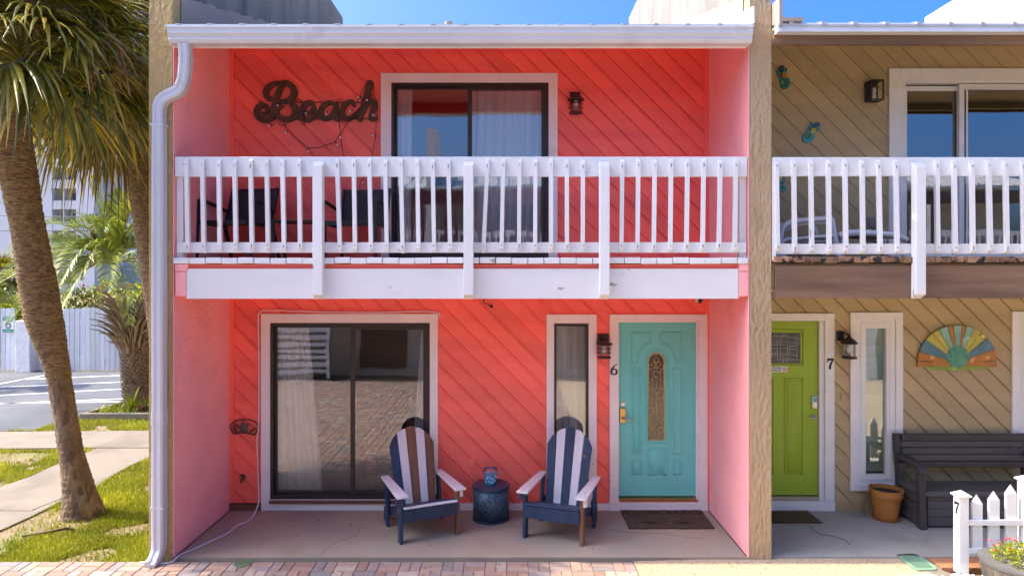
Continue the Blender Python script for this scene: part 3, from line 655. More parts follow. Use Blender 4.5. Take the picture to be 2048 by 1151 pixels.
# ------------------------------------------------------------------ balconies
def balcony(parent, xa, xb, bal, posts, paint, paintv, deckm, fasc_m, rail_px, low_px, deck_px, fasc_px, fx, rim_m, post_top=328):
    Yr = FY
    zr1, zr0 = Z(rail_px[0],Yr), Z(rail_px[1],Yr); zl1, zl0 = Z(low_px[0],Yr), Z(low_px[1],Yr); zd1, zd0 = Z(deck_px[0],Yr), Z(deck_px[1],Yr)
    b = MB(); x = xa; wd = .1575
    while x < xb-.02:
        e = min(x+wd, xb); j = random.uniform(-.006, .006); dz = random.uniform(-.004, .003)
        b.box(x+.003, e-.003, FY-.03+j, -.03, zd0+dz, zd1+dz); x = e
    bal_o = b.build('balcony', deckm, parent, bevel=.008)
    b = MB(); b.box(xa, xb, FY+.005, FY+.045, zr0, zr1); b.build('top_rail', paint, bal_o, bevel=.006)
    b = MB(); b.box(xa+.02, xb-.01, FY+.005, FY+.043, zl0, zl1); b.build('bottom_rail', paint, bal_o, bevel=.005)
    for (px0, px1, py1, tilt) in bal:
        b = MB(); xx = X(px0, FY); xt = xx+tilt; hw = .019
        zt = Z(rail_px[0]+6+random.uniform(-1.5,1.5), FY); zb = Z(low_px[1]-1-random.uniform(0,4), FY)
        b.add([(xx-hw,FY-.034,zb+.022),(xx+hw,FY-.034,zb+.022),(xx+hw,FY+.004,zb-.01),(xx-hw,FY+.004,zb-.01),(xt-hw,FY-.034,zt-.028),(xt+hw,FY-.034,zt-.028),(xt+hw,FY+.004,zt+.006),(xt-hw,FY+.004,zt+.006)],
              [(0,3,2,1),(4,5,6,7),(0,1,5,4),(1,2,6,5),(2,3,7,6),(3,0,4,7)])
        for zn in (zb+.055, zt-.06):
            xn = xx+(xt-xx)*(zn-zb)/(zt-zb); rr_ = random.uniform(.004, .0065); b.prism([(xn+rr_*math.cos(q*1.047), zn+rr_*1.3*math.sin(q*1.047)) for q in range(6)], FY-.0365, FY-.033, 1)
            if random.random() < .45: b.prism([(xn-.003, zn-.02-.02*random.random()), (xn+.003, zn-.02), (xn+.004, zn), (xn-.004, zn)], FY-.0355, FY-.033, 1)
        b.build('baluster', [paintv, M['nail']], bal_o)
    for px in posts:
        b = MB(); xx = X(px, FY); hw = .047; zt, zb = Z(post_top,FY), Z(fasc_px[1]-1,FY)
        b.add([(xx-hw,FY-.095,zb+.035),(xx+hw,FY-.095,zb+.035),(xx+hw,FY-.004,zb-.01),(xx-hw,FY-.004,zb-.01),(xx-hw,FY-.095,zt-.03),(xx+hw,FY-.095,zt-.03),(xx+hw,FY-.004,zt+.025),(xx-hw,FY-.004,zt+.025)],
              [(0,3,2,1),(4,5,6,7),(0,1,5,4),(1,2,6,5),(2,3,7,6),(3,0,4,7)])
        b.build('post', paintv, bal_o, bevel=.005)
    b = MB(); b.box(fx[0], fx[1], FY-.003, FY+.035, Z(fasc_px[1],FY), Z(fasc_px[0],FY)); b.build('fascia_board', fasc_m, bal_o, bevel=.004)
    b = MB(); b.box(xa+.01, xb-.01, FY+.036, FY+.075, Z(fasc_px[1],FY)+.01, zd0-.006); b.build('rim_joist', rim_m, bal_o)
    return bal_o
xs = [376,407.5,439.5,471.7,503.7,535.7,567.6,600,680,709,741,772.5,804,835.5,866.5,898.6,975,1005.6,1038,1070,1102,1133.6,1165,1244,1276,1308.6,1341.5,1373.7,1406,1438.5,1470]
random.seed(11)
bl = [(x+(2 if x < 900 else -2 if x > 1200 else 0), 0, 0, (-.014 if x < 900 else .012 if x > 1200 else .002)+random.uniform(-.004, .004)) for x in xs]
bl[8] = (681, 0, 0, -.028); bl[16] = (967, 0, 0, .040); bl[17] = (1003, 0, 0, .018)
B6 = balcony(H6, -3.29, 2.33, bl, [640, 938, 1207], M['white'], M['whitev'], M['white'], M['white'], (313,353), (484,505), (515,527), (537,597), (X(373,FY), X(1477,FY)), M['coral_flat'])
for px in (355, 1489):
    b = MB(); b.box(X(px-7,FY), X(px+7,FY), FY+.046, FY+.13, 2.90, Z(316,FY)); b.build('post', M['whitev'], B6, bevel=.004)
for a, c in ((351,372), (1478,1496)):
    b = MB(); b.box(X(a,FY), X(c,FY), FY-.006, FY+.12, Z(592,FY), Z(543,FY)); b.box(X(a,FY), X(c,FY)+(.02 if a < 500 else -.0), FY-.012, FY+.12, Z(542,FY), Z(528,FY)); b.build('beam_end', M['pink'], B6, bevel=.004)

# ------------------------------------------------------------------ the tan townhouse
H7 = thing('tan_townhouse', 'tan sided townhouse with a lime green door and brown balcony beam', 'townhouse', (2.56, 0, 0))
H7.location = (0, 0, 0)
y0, y1 = 2.566, 8.218
G7 = (X(1480,0), X(1648,0), Z(1001,0), Z(642,0)); N7 = (X(1728,0), X(1775,0), Z(948,0), Z(652,0)); R7 = (X(2054,0), X(2200,0), Z(866,0), Z(652,0))
siding(y0, y1, .05, 2.62, [G7, N7, R7], M['tan'], H7, X(1590,0)+Z(605,0), ch=.018, slit=.005)
U7 = (X(1803,0), X(2203,0), 2.94, Z(160,0))
siding(y0, y1, 2.86, 5.49, [U7], M['tan'], H7, 3.36+5.46, ch=0, slit=.0065)
b = MB(); b.box(y0, y1, .0, .14, -.1, .049); b.build('sill_plate', M['tan'], H7)
b = MB(); b.box(2.562, 8.45, 8.8, 9.0, -.1, 6.2); b.box(y0, y1, .15, 8.8, 2.64, 2.70); b.build('rear_wall', M['tan'], H7)
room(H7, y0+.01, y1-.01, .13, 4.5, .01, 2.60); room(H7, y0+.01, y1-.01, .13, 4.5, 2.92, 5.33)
b = MB(); yz_prism(b, [(FY+.051, 5.125), (.0, 5.475), (.0, 5.495), (FY+.051, 5.145)], y0, y1); b.build('soffit', M['tan'], H7)
b = MB(); b.box(y0, y1, FY+.02, .0, 2.60, 2.625); b.build('porch_ceiling', M['tan'], H7)
b = MB(); b.box(y0, y1, FY-.06, FY-.01, Z(89,FY-.06), Z(66,FY-.06)); b.build('eave_board', M['brown'], H7, bevel=.004)
b = MB(); b.box(y0, y1, FY-.005, FY+.05, Z(89,FY)+.01, 5.17); b.build('eave_beam', M['tan'], H7)
b = MB(); yz_prism(b, [(-1.49, Z(46,-1.49)), (-1.50, Z(64,-1.49)), (-1.41, Z(64,-1.49)-.003), (-1.40, Z(47,-1.49))], y0, y1); b.build('drip_edge', M['gutter'], H7)
r7 = roof(H7, 2.57, 8.21)
b = MB(); b.box(2.57, 2.60, -1.52, -1.3, 5.15, 5.42); b.box(2.60, 2.80, -1.52, -1.35, 5.19, 5.225); b.build('flashing', M['pale_flash'], r7)
# lime door
S7 = [rect(1553,1574,758,949), rect(1500,1523,758,949)]
S7 = [rect(1572,1608,757,948), rect(1515,1549,757,948), [(X(1512,0),Z(660,0)), (X(1608,0),Z(660,0)), (X(1608,0),Z(731,0)), (X(1512,0),Z(731,0)), (X(1512,0),Z(700,0))]]
gd = panel_door(H7, (G7[0], X(1638,0), Z(991,0), G7[3]-.003), M['lime'], S7)
b = MB(); q0, q1, q2, q3 = X(1518,0), X(1603,0), Z(727,0), Z(666,0)
for i in range(7):
    for j in range(5): b.box(q0+(q1-q0)*i/7, q0+(q1-q0)*(i+1)/7, .027+.0001*i, .034, q2+(q3-q2)*j/5, q2+(q3-q2)*(j+1)/5)
b.build('leaded_glass', M['grey_glass'], gd)
b = MB()
def cm(pts): b.tube([(X(1530+u/8.22,0), .0245, Z(640+v/8.22,0)) for u, v in pts], .0038, 5)
for u in (215, 260, 378, 415): cm([(u,268),(u,650)])
cm([(537,290),(537,705)]); cm(smooth([(-100,290),(100,268),(260,262),(410,275),(600,305)],3)); cm([(-100,650),(600,650)])
for vv in (355, 408, 465, 556):
    for (u, v) in ((105,215), (260,378)): cm([(u,vv),(v,vv-3)])
    cm([(0,vv+6),(105,vv)]); cm([(415,vv+8),(537,vv+22)])
cm([(415,560),(600,598)]); cm([(165,225),(165,265)]); cm([(305,225),(305,265)]); cm([(165,650),(165,705)]); cm([(310,650),(310,705)]); cm([(378,650),(378,705)])
b.build('leaded_came', M['came'], gd, smooth_=True)
b = MB(); kx = X(1631,0); b.box(kx-.032, kx+.032, .010, .0355, Z(817,0), Z(792,0)); b.build('keypad_lock', M['nickel'], gd, bevel=.008)
b = MB(); b.box(kx-.02, kx+.02, .0065, .0099, Z(804,0), Z(794,0)); b.build('keypad_screen', M['aqua'], gd)
b = MB(); b.lathe([(.001,.012),(.026,.010),(.030,0)], 20, M=Matrix.Translation((X(1630,0),.035,Z(835,0))) @ Matrix.Rotation(R(90),4,'X'))
b.tube(smooth([(X(1630,0),.03,Z(835,0)), (X(1630,0),-.03,Z(835,0)), (X(1625,0),-.035,Z(835,0)), (X(1616,0),-.03,Z(834,0))],4), .010, 8); b.build('handle', M['nickel'], gd, smooth_=True)
b = MB(); b.box(X(1648,0), X(1667,0), -.028, .02, .115, Z(626,0)); b.box(G7[0]-.12, G7[0], -.028, .02, .115, Z(626,0)); b.box(G7[0], G7[1], -.026, .02, Z(641,0), Z(626,0))
b.box(X(1638,0)+.003, X(1648,0), 0, .08, Z(1000,0), Z(642,0)); b.box(G7[0]-.12, X(1668,0), -.034, .03, -.002, .112); b.build('door_frame', M['trim'], H7, bevel=.004)
b = MB(); b.box(G7[0], X(1638,0), -.02, .09, Z(1001,0), Z(992,0)); b.build('threshold', M['nickel'], H7)
# windows of the tan house
def vinyl_window(tr, gl, nm):
    b = MB(); a, c, d, e = tr; p, q, r_, s = gl
    b.frame(a, c, d, e, .085, -.026, .0); o = b.build(nm, M['trim'], H7, bevel=.004)
    b = MB(); b.frame(a+.086, c-.086, d+.086, e-.086, max(.02, (p-a-.086)), -.012, .06); b.frame(a+.12, c-.12, d+.12, e-.12, max(.02, (p-a-.12)*.5), -.019, -.0125); b.build('sash', M['vinyl'], o, bevel=.003)
    b = MB(); b.add([(p-.02,.03,r_-.02),(q+.02,.03,r_-.02),(q+.02,.03,s+.02),(p-.02,.03,s+.02)], [(0,1,2,3)]); b.build('pane', M['pane'], o)
    b = MB(); z = r_
    while z < s: b.box(p-.02, q+.02, .075, .079, z, z+.046); z += .048
    b.build('blind', M['blind'], o)
vinyl_window((X(1699,0), X(1804,0), Z(980,0), Z(624,0)), (X(1731,0), X(1771,0), Z(945,0), Z(656,0)), 'narrow_window')
vinyl_window((X(2022,0), X(2230,0), Z(895,0), Z(622,0)), (X(2056,0), X(2196,0), Z(862,0), Z(656,0)), 'wide_window')
# upper slider of white vinyl
b = MB(); a, c, d, e = X(1776,0), X(2235,0), 2.93, Z(138,0)
b.frame(a, c, d, e, X(1806,0)-a-.03, -.028, 0, bottom=False); o = b.build('sliding_door', M['trim'], H7, bevel=.004)
b = MB(); b.frame(X(1801,0), X(2205,0), 2.935, Z(158,0), .05, -.016, .1); b.build('sash', M['vinyl'], o, bevel=.003)
b = MB(); b.frame(X(1810,0), X(1930,0), 2.98, Z(170,0), .055, .05, .085); b.frame(X(1919,0), X(2200,0), 2.98, Z(168,0), .06, .002, .045); b.frame(X(1932,0), X(2190,0), 3.03, Z(176,0), .022, -.004, .0018); b.build('panel_frame', M['vinyl'], o, bevel=.003)
for q0, q1, yy in ((X(1812,0), X(1925,0), .066), (X(1930,0), X(2195,0), .02)):
    b = MB(); b.add([(q0,yy,3.0),(q1,yy,3.0),(q1,yy,Z(176,0)),(q0,yy,Z(176,0))], [(0,1,2,3)]); b.build('pane', M['pane7'], o)
xs7 = [1551.7,1586,1620,1654.7,1688,1722,1756.5,1790,1871,1906,1941,1976,2009,2044,2079,2114,2149,2184]
random.seed(5)
B7 = balcony(H7, 2.575, 8.2, [(x+2, 0, 0, -.014+random.uniform(-.005, .005)) for x in xs7], [1831, 2225], M['white'], M['whitev'], M['rotwood'], M['brown'], (314,352), (487,508), (513,525), (530,596), (2.60, 8.2), M['tan'], post_top=330)
b = MB(); b.box(2.57, 2.60, FY-.02, FY+.1, 2.91, Z(318,FY)); b.build('post', M['whitev'], B7)
b = MB(); xx, zz = X(1742,0), Z(447,0); b.box(xx-.05, xx+.05, -.015, 0, zz-.075, zz+.075); b.box(xx-.03, xx+.03, -.03, -.0151, zz-.045, zz+.04); b.build('outlet_cover', M['parapet'], H7, bevel=.006)
b = MB(); xx, zz = X(1683,0), Z(792,0); b.box(xx-.014, xx+.014, -.014, 0, zz-.04, zz+.04); b.build('doorbell', M['tan'], H7, bevel=.004)
outlet(H7, 1940, 985, M['resin2'])

# ------------------------------------------------------------------ the row across the court (behind the camera, seen mirrored in the panes)
H8 = thing('facing_townhouse', 'cream townhouse row across the court, seen only mirrored in the glass doors', 'townhouse', (0, -9.8, 0))
YO = 0.0
b = MB(); b.box(-14, 14, -8, -1.3, -.1, 5.3); b.build('wall', mat('cream_siding', (.60,.52,.42), .8, .1, 2, bump=.3, bscale=30, stretch=(.2,1,3)), H8)
b = MB()
for x in (-13.8, -8, -2.2, 3.6, 9.4): b.box(x, x+.22, -1.29, .0, -.1, 6.6)
b.build('dividing_wall', M['stuccow'], H8)
b = MB(); yz_prism(b, [(.15, 4.98), (.15, 5.05), (-6, 6.75), (-6, 6.6)], -14.2, 14.2)
for i in range(93): yz_prism(b, [(.16, 5.045), (.16, 5.08), (-6, 6.79), (-6, 6.74)], -14.1+i*.305, -14.06+i*.305)
b.build('roof', M['roof'], H8)
b = MB(); b.box(-14, 14, -1.29, -.02, 2.6, 2.9); b.build('balcony', M['white'], H8)
b = MB(); b.box(-14, 14, -.10, -.04, 3.75, 3.9); b.box(-14, 14, -.10, -.04, 3.1, 3.2)
for i in range(165):
    x = -13.9+i*.169; b.box(x, x+.04, -.039, -.0, 3.12, 3.85)
b.build('railing', M['whitev'], H8)
for i, x in enumerate((-7.2, -1.4, 4.4)):
    b = MB()
    for k in range(12): b.box(x, x+2.4, -.25, -.20, .1+k*.185, .1+k*.185+.11)
    b.box(x, x+.08, -.199, -.15, 0, 2.5); b.box(x+2.32, x+2.4, -.199, -.15, 0, 2.5); b.build('louvred_shutter', M['stuccow'], H8)
    b = MB(); b.box(x+3.0, x+4.3, -1.29, -1.27, .1, 2.3); b.build('door', M['brown'], H8)
    b = MB(); b.box(x+.5, x+3, -1.29, -1.27, 3.0, 5.0); b.build('window', M['hglass'], H8)
# ------------------------------------------------------------------ curtains and what stands behind the glass
def curtain(x0, x1t, x1b, z0, z1, y, label, waves=9, amp=.03, x0b=None, side=0):
    b = MB(); nx, nz = waves*8, 10; vs = []
    x0b = x0 if x0b is None else x0b
    for j in range(nz+1):
        t = j/nz; a = x0b+(x0-x0b)*t; c = x1b+(x1t-x1b)*t
        for i in range(nx+1):
            u = i/nx; ph = u*waves*6.283+.5*math.sin(3*t+side)
            vs.append((a+(c-a)*u, y+amp*math.sin(ph)*(1-.25*t)+.01*math.sin(2.3*ph+2*t), z0+(z1-z0)*t))
    o = len(vs); vs += [(p[0], p[1]+.003, p[2]) for p in vs]
    W = nx+1; fs = []
    for j in range(nz):
        for i in range(nx):
            q = (j*W+i, j*W+i+1, (j+1)*W+i+1, (j+1)*W+i); fs += [q, tuple(o+k for k in q[::-1])]
    b.add(vs, fs, 0); ob = b.build('curtain', M['curtain'], None, True)
    return tag(ob, label, 'curtain', 'white curtains behind the glass of the coral house')
curtain(X(556,.35), X(626,.35), X(655,.35), .06, Z(648,.35), .17, 'long white curtain flaring out behind the left pane of the lower sliding door', 8)
curtain(X(848,.35), X(862,.35), X(864,.35), .06, Z(648,.35), .17, 'narrow white curtain edge drawn back at the right of the lower sliding door', 4, .02, x0b=X(820,.35))
curtain(X(1104,.25), X(1186,.25), X(1186,.25), Z(985,.25), Z(651,.25), .15, 'white curtain filling the narrow window beside the turquoise door', 6, .018)
curtain(X(783,.35), X(829,.35), X(826,.35), 2.95, Z(174,.35), .17, 'slim white curtain bunched at the left of the upper sliding door', 5, .03)
curtain(X(946,.35), X(1102,.35), X(1102,.35), 2.95, Z(176,.35), .17, 'wide white curtain covering the right pane of the upper sliding door', 9, .035, side=1)
t = thing('wicker_basket', 'woven wicker basket on the floor inside the lower sliding door', 'basket', (X(760,.8), .8, .012))
b = MB()
for i in range(12):
    z = i*.034; b.lathe([(.17-.003*i+.03, z), (.215-.003*i, z+.017), (.17-.003*i+.03, z+.034)], 28)
b.build('body', M['wicker'], t, True)

# ------------------------------------------------------------------ Beach sign and its string of bulbs
SX = lambda u: X(490+u/6.769, 0); SZ = lambda v: Z(140+v/6.769, 0)
def P(*pts): return [(SX(u), SZ(v)) for u, v in pts]
wd = lambda q: q/6.769/170
t = thing('beach_sign', 'rusty brown metal script sign reading Beach on the upper wall', 'sign', (0,0,0))
letters = [
 ('letter_b', [(P((505,185),(420,190),(330,240),(290,320),(325,390),(410,405)), (46,62,80,80,72,50)),
        (P((540,180),(490,260),(440,380),(415,480),(400,560),(370,650),(280,685),(195,640),(170,560),(215,495),(290,495),(318,545),(285,600),(250,590)), (70,80,82,90,95,80,84,86,84,80,66,52,46,40)),
        (P((500,190),(600,180)), (60,48)),
        (P((480,205),(570,180),(640,225),(675,300),(650,385),(580,430),(480,440)), (50,64,78,88,88,70,56)),
        (P((520,440),(610,440),(680,510),(700,590),(650,655),(560,675),(470,645),(445,570),(480,510),(520,510)), (60,70,84,88,78,74,70,64,48,30))]),
 ('letter_e', [(P((820,600),(900,575),(938,515),(900,450),(825,475),(775,570),(795,660),(870,680),(950,625),(1000,570)), (36,50,62,66,76,86,78,66,58,46))]),
 ('letter_a', [(P((1225,470),(1140,448),(1060,510),(1025,600),(1075,660),(1160,645),(1215,565),(1240,470)), (44,60,76,86,74,66,60,52)),
        (P((1245,470),(1225,580),(1235,665),(1290,650),(1330,590)), (60,66,70,58,44))]),
 ('letter_c', [(P((1485,490),(1455,440),(1385,455),(1330,530),(1325,620),(1380,670),(1465,640),(1540,570),(1580,520)), (50,60,66,80,86,72,62,54,46))]),
 ('letter_h', [(P((1697,195),(1665,330),(1610,510),(1562,670)), (100,92,88,72)),
        (P((1600,590),(1655,480),(1730,440),(1765,490),(1725,590),(1712,665),(1775,668)), (60,66,78,84,72,70,50))])]
d = -.03
for nm, st in letters:
    b = MB()
    for i, (pts, wds) in enumerate(st): b.stroke(pts, [wd(q) for q in wds], d-.003*i-.001, -.012, ramp=.0022)
    b.build('letter', M['rust'], t)
b = MB(); b.tube([(SX(600),-.010,SZ(438)), (SX(1790),-.010,SZ(444))], .006, 6); b.tube([(SX(620),-.010,SZ(668)), (SX(1790),-.010,SZ(664))], .006, 6); b.build('backing_rod', M['rust'], t)
t = thing('string_lights', 'dark string of small clear bulbs hanging off the Beach sign', 'string lights', (0,0,0))
b = MB(); yy = -.045
def strand(pts, y=yy):
    b.tube(smooth([(SX(u), y+.004*math.sin(u*.05), SZ(v)) for u, v in pts], 4), .0038, 5)
strand([(210,450),(240,430),(290,480),(340,590),(400,660),(450,700),(500,760),(560,755),(610,720)])
strand([(540,700),(580,790),(680,910),(790,1010),(870,1060),(1000,1060),(1130,1020),(1235,975),(1300,880),(1380,760),(1450,650),(1560,540),(1620,480),(1690,420),(1740,370)])
strand([(1275,560),(1285,700),(1305,880),(1320,1000),(1330,1100),(1360,1180),(1400,1260)])
strand([(1640,210),(1595,300),(1580,370),(1620,420),(1700,360),(1765,380),(1800,470),(1800,600),(1785,760),(1775,900),(1760,1010),(1740,1150)])
strand([(1745,210),(1760,300),(1760,380)]); strand([(700,440),(740,410),(780,450),(790,560),(825,740),(800,740),(740,680)]); strand([(1250,450),(1290,405),(1335,440)]); strand([(1530,450),(1545,390),(1580,370)]); strand([(330,720),(390,755),(440,720)])
strand([(1550,1600),(1590,1500),(1640,1400),(1690,1330),(1740,1150)], -.03)
b.build('cable', M['wire'], t, True)
bs = [(595,828,.8),(870,1068,0),(1237,985,-.6),(1303,880,0),(1780,890,1.4),(385,755,1.2),(500,490,1.5),(840,560,0),(1128,570,.3),(1470,545,.8),(1700,405,1.2),(1745,580,0),(1580,370,1.3),(1600,1490,0)]
b = MB(); b2 = MB()
for u, v, a in bs:
    x, z = SX(u), SZ(v); dx, dz = -math.sin(a)*.02, -math.cos(a)*.02
    b.tube([(x,yy,z), (x+dx,yy,z+dz)], .009, 7); b2.tube([(x+dx,yy,z+dz), (x+dx*1.5,yy,z+dz*1.5), (x+dx*2.2,yy,z+dz*2.2), (x+dx*2.6,yy,z+dz*2.6)], [.006,.011,.011,.003], 7)
b.build('socket', M['wire'], t); b2.build('bulb', M['bulb'], t, True)

# ------------------------------------------------------------------ wall lamps
def cage_lamp(px, py, label, s=1.0):
    t = thing('wall_lamp', label, 'wall lamp', (X(px,0), 0, Z(py,0)), 0, 'lantern lamps on the house walls')
    b = MB(); b.box(-.062, .062, -.022, 0, .03, .15); b.bar((0,-.02,.10), (0,-.10,.115), .03, .03); b.build('backplate', M['lampb'], t, bevel=.004)
    c = (0,-.105,0)
    b = MB(); b.lathe([(.095,.03),(.097,.042),(.06,.066),(.018,.082),(.010,.10),(.001,.108)], 24, c); b.build('lamp_roof', M['lampb'], t, True)
    b = MB()
    for z in (.03,-.015,-.062,-.115): b.tube([(c[0]+.076*math.cos(a), c[1]+.076*math.sin(a), z) for a in [6.283*k/24 for k in range(25)]], .005, 6, caps=False)
    for k in range(8):
        a = 6.283*(k+.5)/8; b.bar((.076*math.cos(a), c[1]+.076*math.sin(a), .03), (.076*math.cos(a), c[1]+.076*math.sin(a), -.118), .008, .008)
    b.lathe([(.078,-.125),(.08,-.118),(.078,-.110),(.0,-.110)], 24, c); b.build('cage', M['lampb'], t)
    b = MB(); b.lathe([(.062,-.108),(.062,.029)], 20, c, caps=False); b.build('glass_shade', M['clear'], t, True)
    b = MB(); b.lathe([(.0,-.07),(.02,-.06),(.028,-.03),(.02,-.005),(.013,.03)], 14, c); b.build('bulb', M['bulb'], t, True)
    return t
cage_lamp(1206, 692, 'bronze cage lantern lamp on the coral wall beside the turquoise door')
cage_lamp(1150, 210, 'dark cage lantern lamp on the upper coral wall right of the sliding door')
t = thing('wall_lamp', 'black ribbed lantern lamp on the tan wall beside the lime green door', 'wall lamp', (X(1687,0), 0, Z(690,0)), 0, 'lantern lamps on the house walls')
b = MB(); b.box(-.085, .0, -.02, 0, .055, .17); b.tube(smooth([(-.04,-.02,.13),(-.03,-.07,.155),(0,-.11,.13)],4), .011, 7); b.build('backplate', M['dark'], t, bevel=.005)
c = (.01,-.115,0)
b = MB(); b.lathe([(.092,.03),(.092,.045),(.055,.08),(.022,.105),(.014,.13),(.001,.14)], 20, c); b.build('lamp_roof', M['dark'], t, 'auto')
b = MB()
for k in range(6):
    a = 6.283*k/6+.3; b.bar((c[0]+.075*math.cos(a), c[1]+.075*math.sin(a), .03), (c[0]+.075*math.cos(a), c[1]+.075*math.sin(a), -.12), .014, .012)
b.lathe([(.06,-.145),(.084,-.138),(.084,-.118),(.0,-.118)], 20, c); b.build('cage', M['dark'], t)
b = MB(); b.lathe([(.066,-.117),(.066,.029)], 20, c, caps=False); b.build('glass_shade', M['clear'], t, True)
b = MB(); b.lathe([(.0,-.09),(.025,-.07),(.032,-.03),(.02,0),(.013,.03)], 14, c); b.build('bulb', M['bulb'], t, True)
t = thing('wall_lamp', 'black box lantern lamp on the upper tan wall beside the white sliding door', 'wall lamp', (X(1740,0), 0, Z(187,0)), 0, 'lantern lamps on the house walls')
b = MB(); b.box(-.06, .06, -.02, 0, -.11, .115); b.build('backplate', M['dark'], t, bevel=.003)
b = MB()
for x in (-.068, .068):
    for y in (-.16, -.028): b.box(x-.007, x+.007, y-.007, y+.007, -.115, .12)
for z in (-.115, .108):
    for y in (-.16, -.028): b.box(-.061, .061, y-.007, y+.007, z, z+.012)
    for x in (-.068, .068): b.box(x-.006, x+.006, -.153, -.035, z, z+.012)
b.box(-.06, .06, -.152, -.021, .110, .118); b.build('cage', M['dark'], t)
b = MB(); b.frame(-.062, .062, -.10, .107, .001, -.162, -.160); b.add([(-.062,-.160,-.10),(.062,-.160,-.10),(.062,-.160,.107),(-.062,-.160,.107)], [(0,1,2,3)]); b.build('glass_shade', M['clear'], t)
b = MB(); b.tube([(0,-.09,-.10),(0,-.09,-.03)], .022, 10); b.lathe([(.012,-.03),(.026,0),(.02,.035),(.0,.05)], 12, (0,-.09,0)); b.build('bulb', M['bulb'], t, True)

# ------------------------------------------------------------------ numbers, plaques and small wall things
b = MB(); six(b, X(1227,0), Z(748,0), .135, -.034, -.0285, .020)
o = b.build('house_number', M['ink'], None); tag(o, 'black numeral 6 on the white frame of the turquoise door', 'house number', 'numerals on the door frames')
def seven(b, x, z, h, y0, y1, M_=None):
    pl = [(-.30,.62),(-.27,.62),(-.22,.74),(.0,.80),(.14,.80),(-.02,.52),(-.12,.22),(-.13,.0),(.07,.0),(.08,.22),(.16,.52),(.34,.90),(.34,1.0),(-.26,1.0)]
    b.prism([(x+p[0]*h, z+p[1]*h) for p in pl[::-1]], y0, y1, M=M_)
b = MB(); seven(b, X(1658,0), Z(737,0), .128, -.034, -.0285)
o = b.build('house_number', M['ink'], None); tag(o, 'black numeral 7 on the white frame of the lime green door', 'house number', 'numerals on the door frames')
t = thing('notice_sign', 'small white sign reading All Smoking Prohibited on the lime green door', 'sign', (X(1556,0), .033, Z(738,0)))
b = MB(); b.box(-.128, .128, 0, .0018, -.036, .036); b.build('plate', M['signw'], t, bevel=.001)
for i, tx in enumerate(('All Smoking', 'Prohibited')):
    vs, fs = text_mb(tx, .032, shear=.25, bold=.0006)
    b = MB(); b.add([(v[0]-.026, -.0012-v[2]*.3, v[1]+(.015 if i == 0 else -.015)) for v in vs], fs); b.build('lettering', M['ink'], t)
b = MB(); b.tube([(.095+.024*math.cos(a), -.001, .024*math.sin(a)) for a in [6.283*k/24 for k in range(25)]], .0028, 6, caps=False); b.bar((.078,-.001,.017), (.112,-.001,-.017), .005, .003, up=(0,1,0)); b.build('prohibition_mark', M['red'], t)
b = MB(); b.bar((.082,-.0005,-.002), (.108,-.0005,-.002), .001, .006, up=(0,0,1)); b.build('cigarette_mark', M['ink'], t)
# star plaque
t = thing('star_plaque', 'oval rusted metal star plaque on the coral wall above the spigot', 'wall plaque', (X(490,0), -.022, Z(853,0)), R(0))
b = MB(); b.tube([(.163*math.cos(a), .004, .086*math.sin(a)+.006) for a in [R(-8)+(R(196))*k/28 for k in range(29)]], .008, 6); b.tube(smooth([(-.163,.004,0),(-.13,.004,-.07),(-.05,.004,-.062),(.05,.004,-.07),(.12,.004,-.085),(.163,.004,.0)],4), .009, 6)
b.build('ring', M['rust'], t, True)
b = MB(); pl = []
for k in range(10):
    a = R(90+36*k+6); r = .098 if k % 2 == 0 else .042; pl.append((-.012+r*math.cos(a), r*math.sin(a)))
n = len(pl); vs = [(p[0], -.004, p[1]) for p in pl]+[(-.012, -.022, 0)]+[(p[0], .004, p[1]) for p in pl]
b.add(vs, [((i+1) % n, i, n) for i in range(n)]+[(i, (i+1) % n, n+1+(i+1) % n, n+1+i) for i in range(n)]); b.build('star', mat('grey_star_metal', (.11,.075,.055), .6, .3, 30), t)
b = MB()
for k in range(7): b.bar((.05+.012*k, .0, -.085+.01*k), (.075+.012*k, .0, -.03+.006*k), .005, .004, up=(0,1,0))
for k in range(6): b.bar((-.15+.012*k, .0, -.06), (-.13+.01*k, .0, .04), .004, .004, up=(0,1,0))
b.build('grass_cutout', M['rust'], t)
t = thing('hose_spigot', 'small corroded brass spigot low on the coral wall', 'spigot', (X(487,0), 0, Z(953,0)))
b = MB(); b.lathe([(.03,0),(.03,.006),(.012,.008),(.012,.05)], 14, M=Matrix.Rotation(R(90),4,'X')); b.tube([(0,-.04,0),(0,-.06,-.01),(0,-.065,-.05)], [.013,.015,.012], 10); b.build('body', mat('corroded_brass', (.12,.075,.025), .5, .4, 30), t, 'auto')
b = MB(); b.tube([(.024*math.cos(a), -.055, .028+.0*a) if False else (.024*math.cos(a), -.045+.024*math.sin(a), .034) for a in [6.283*k/16 for k in range(17)]], .006, 6, caps=False); b.tube([(0,-.045,.0),(0,-.045,.034)], .006, 6); b.build('handle', M['rust'], t)
t = thing('security_camera', 'white dome security camera with black lens under the balcony', 'camera', (X(1398,-.1), -.10, Z(604,-.1)))
b = MB(); b.lathe([(.0,.0),(.04,.004),(.044,.03),(.03,.05),(.02,.16)], 20); b.build('body', M['pwhite'], t, 'auto')
b = MB(); b.lathe([(.0,.060),(.02,.056),(.026,.044),(.028,.0)], 18, M=Matrix.Translation((.004,0,.012)) @ Matrix.Rotation(R(75),4,'X')); b.build('lens', M['dark'], t, True)
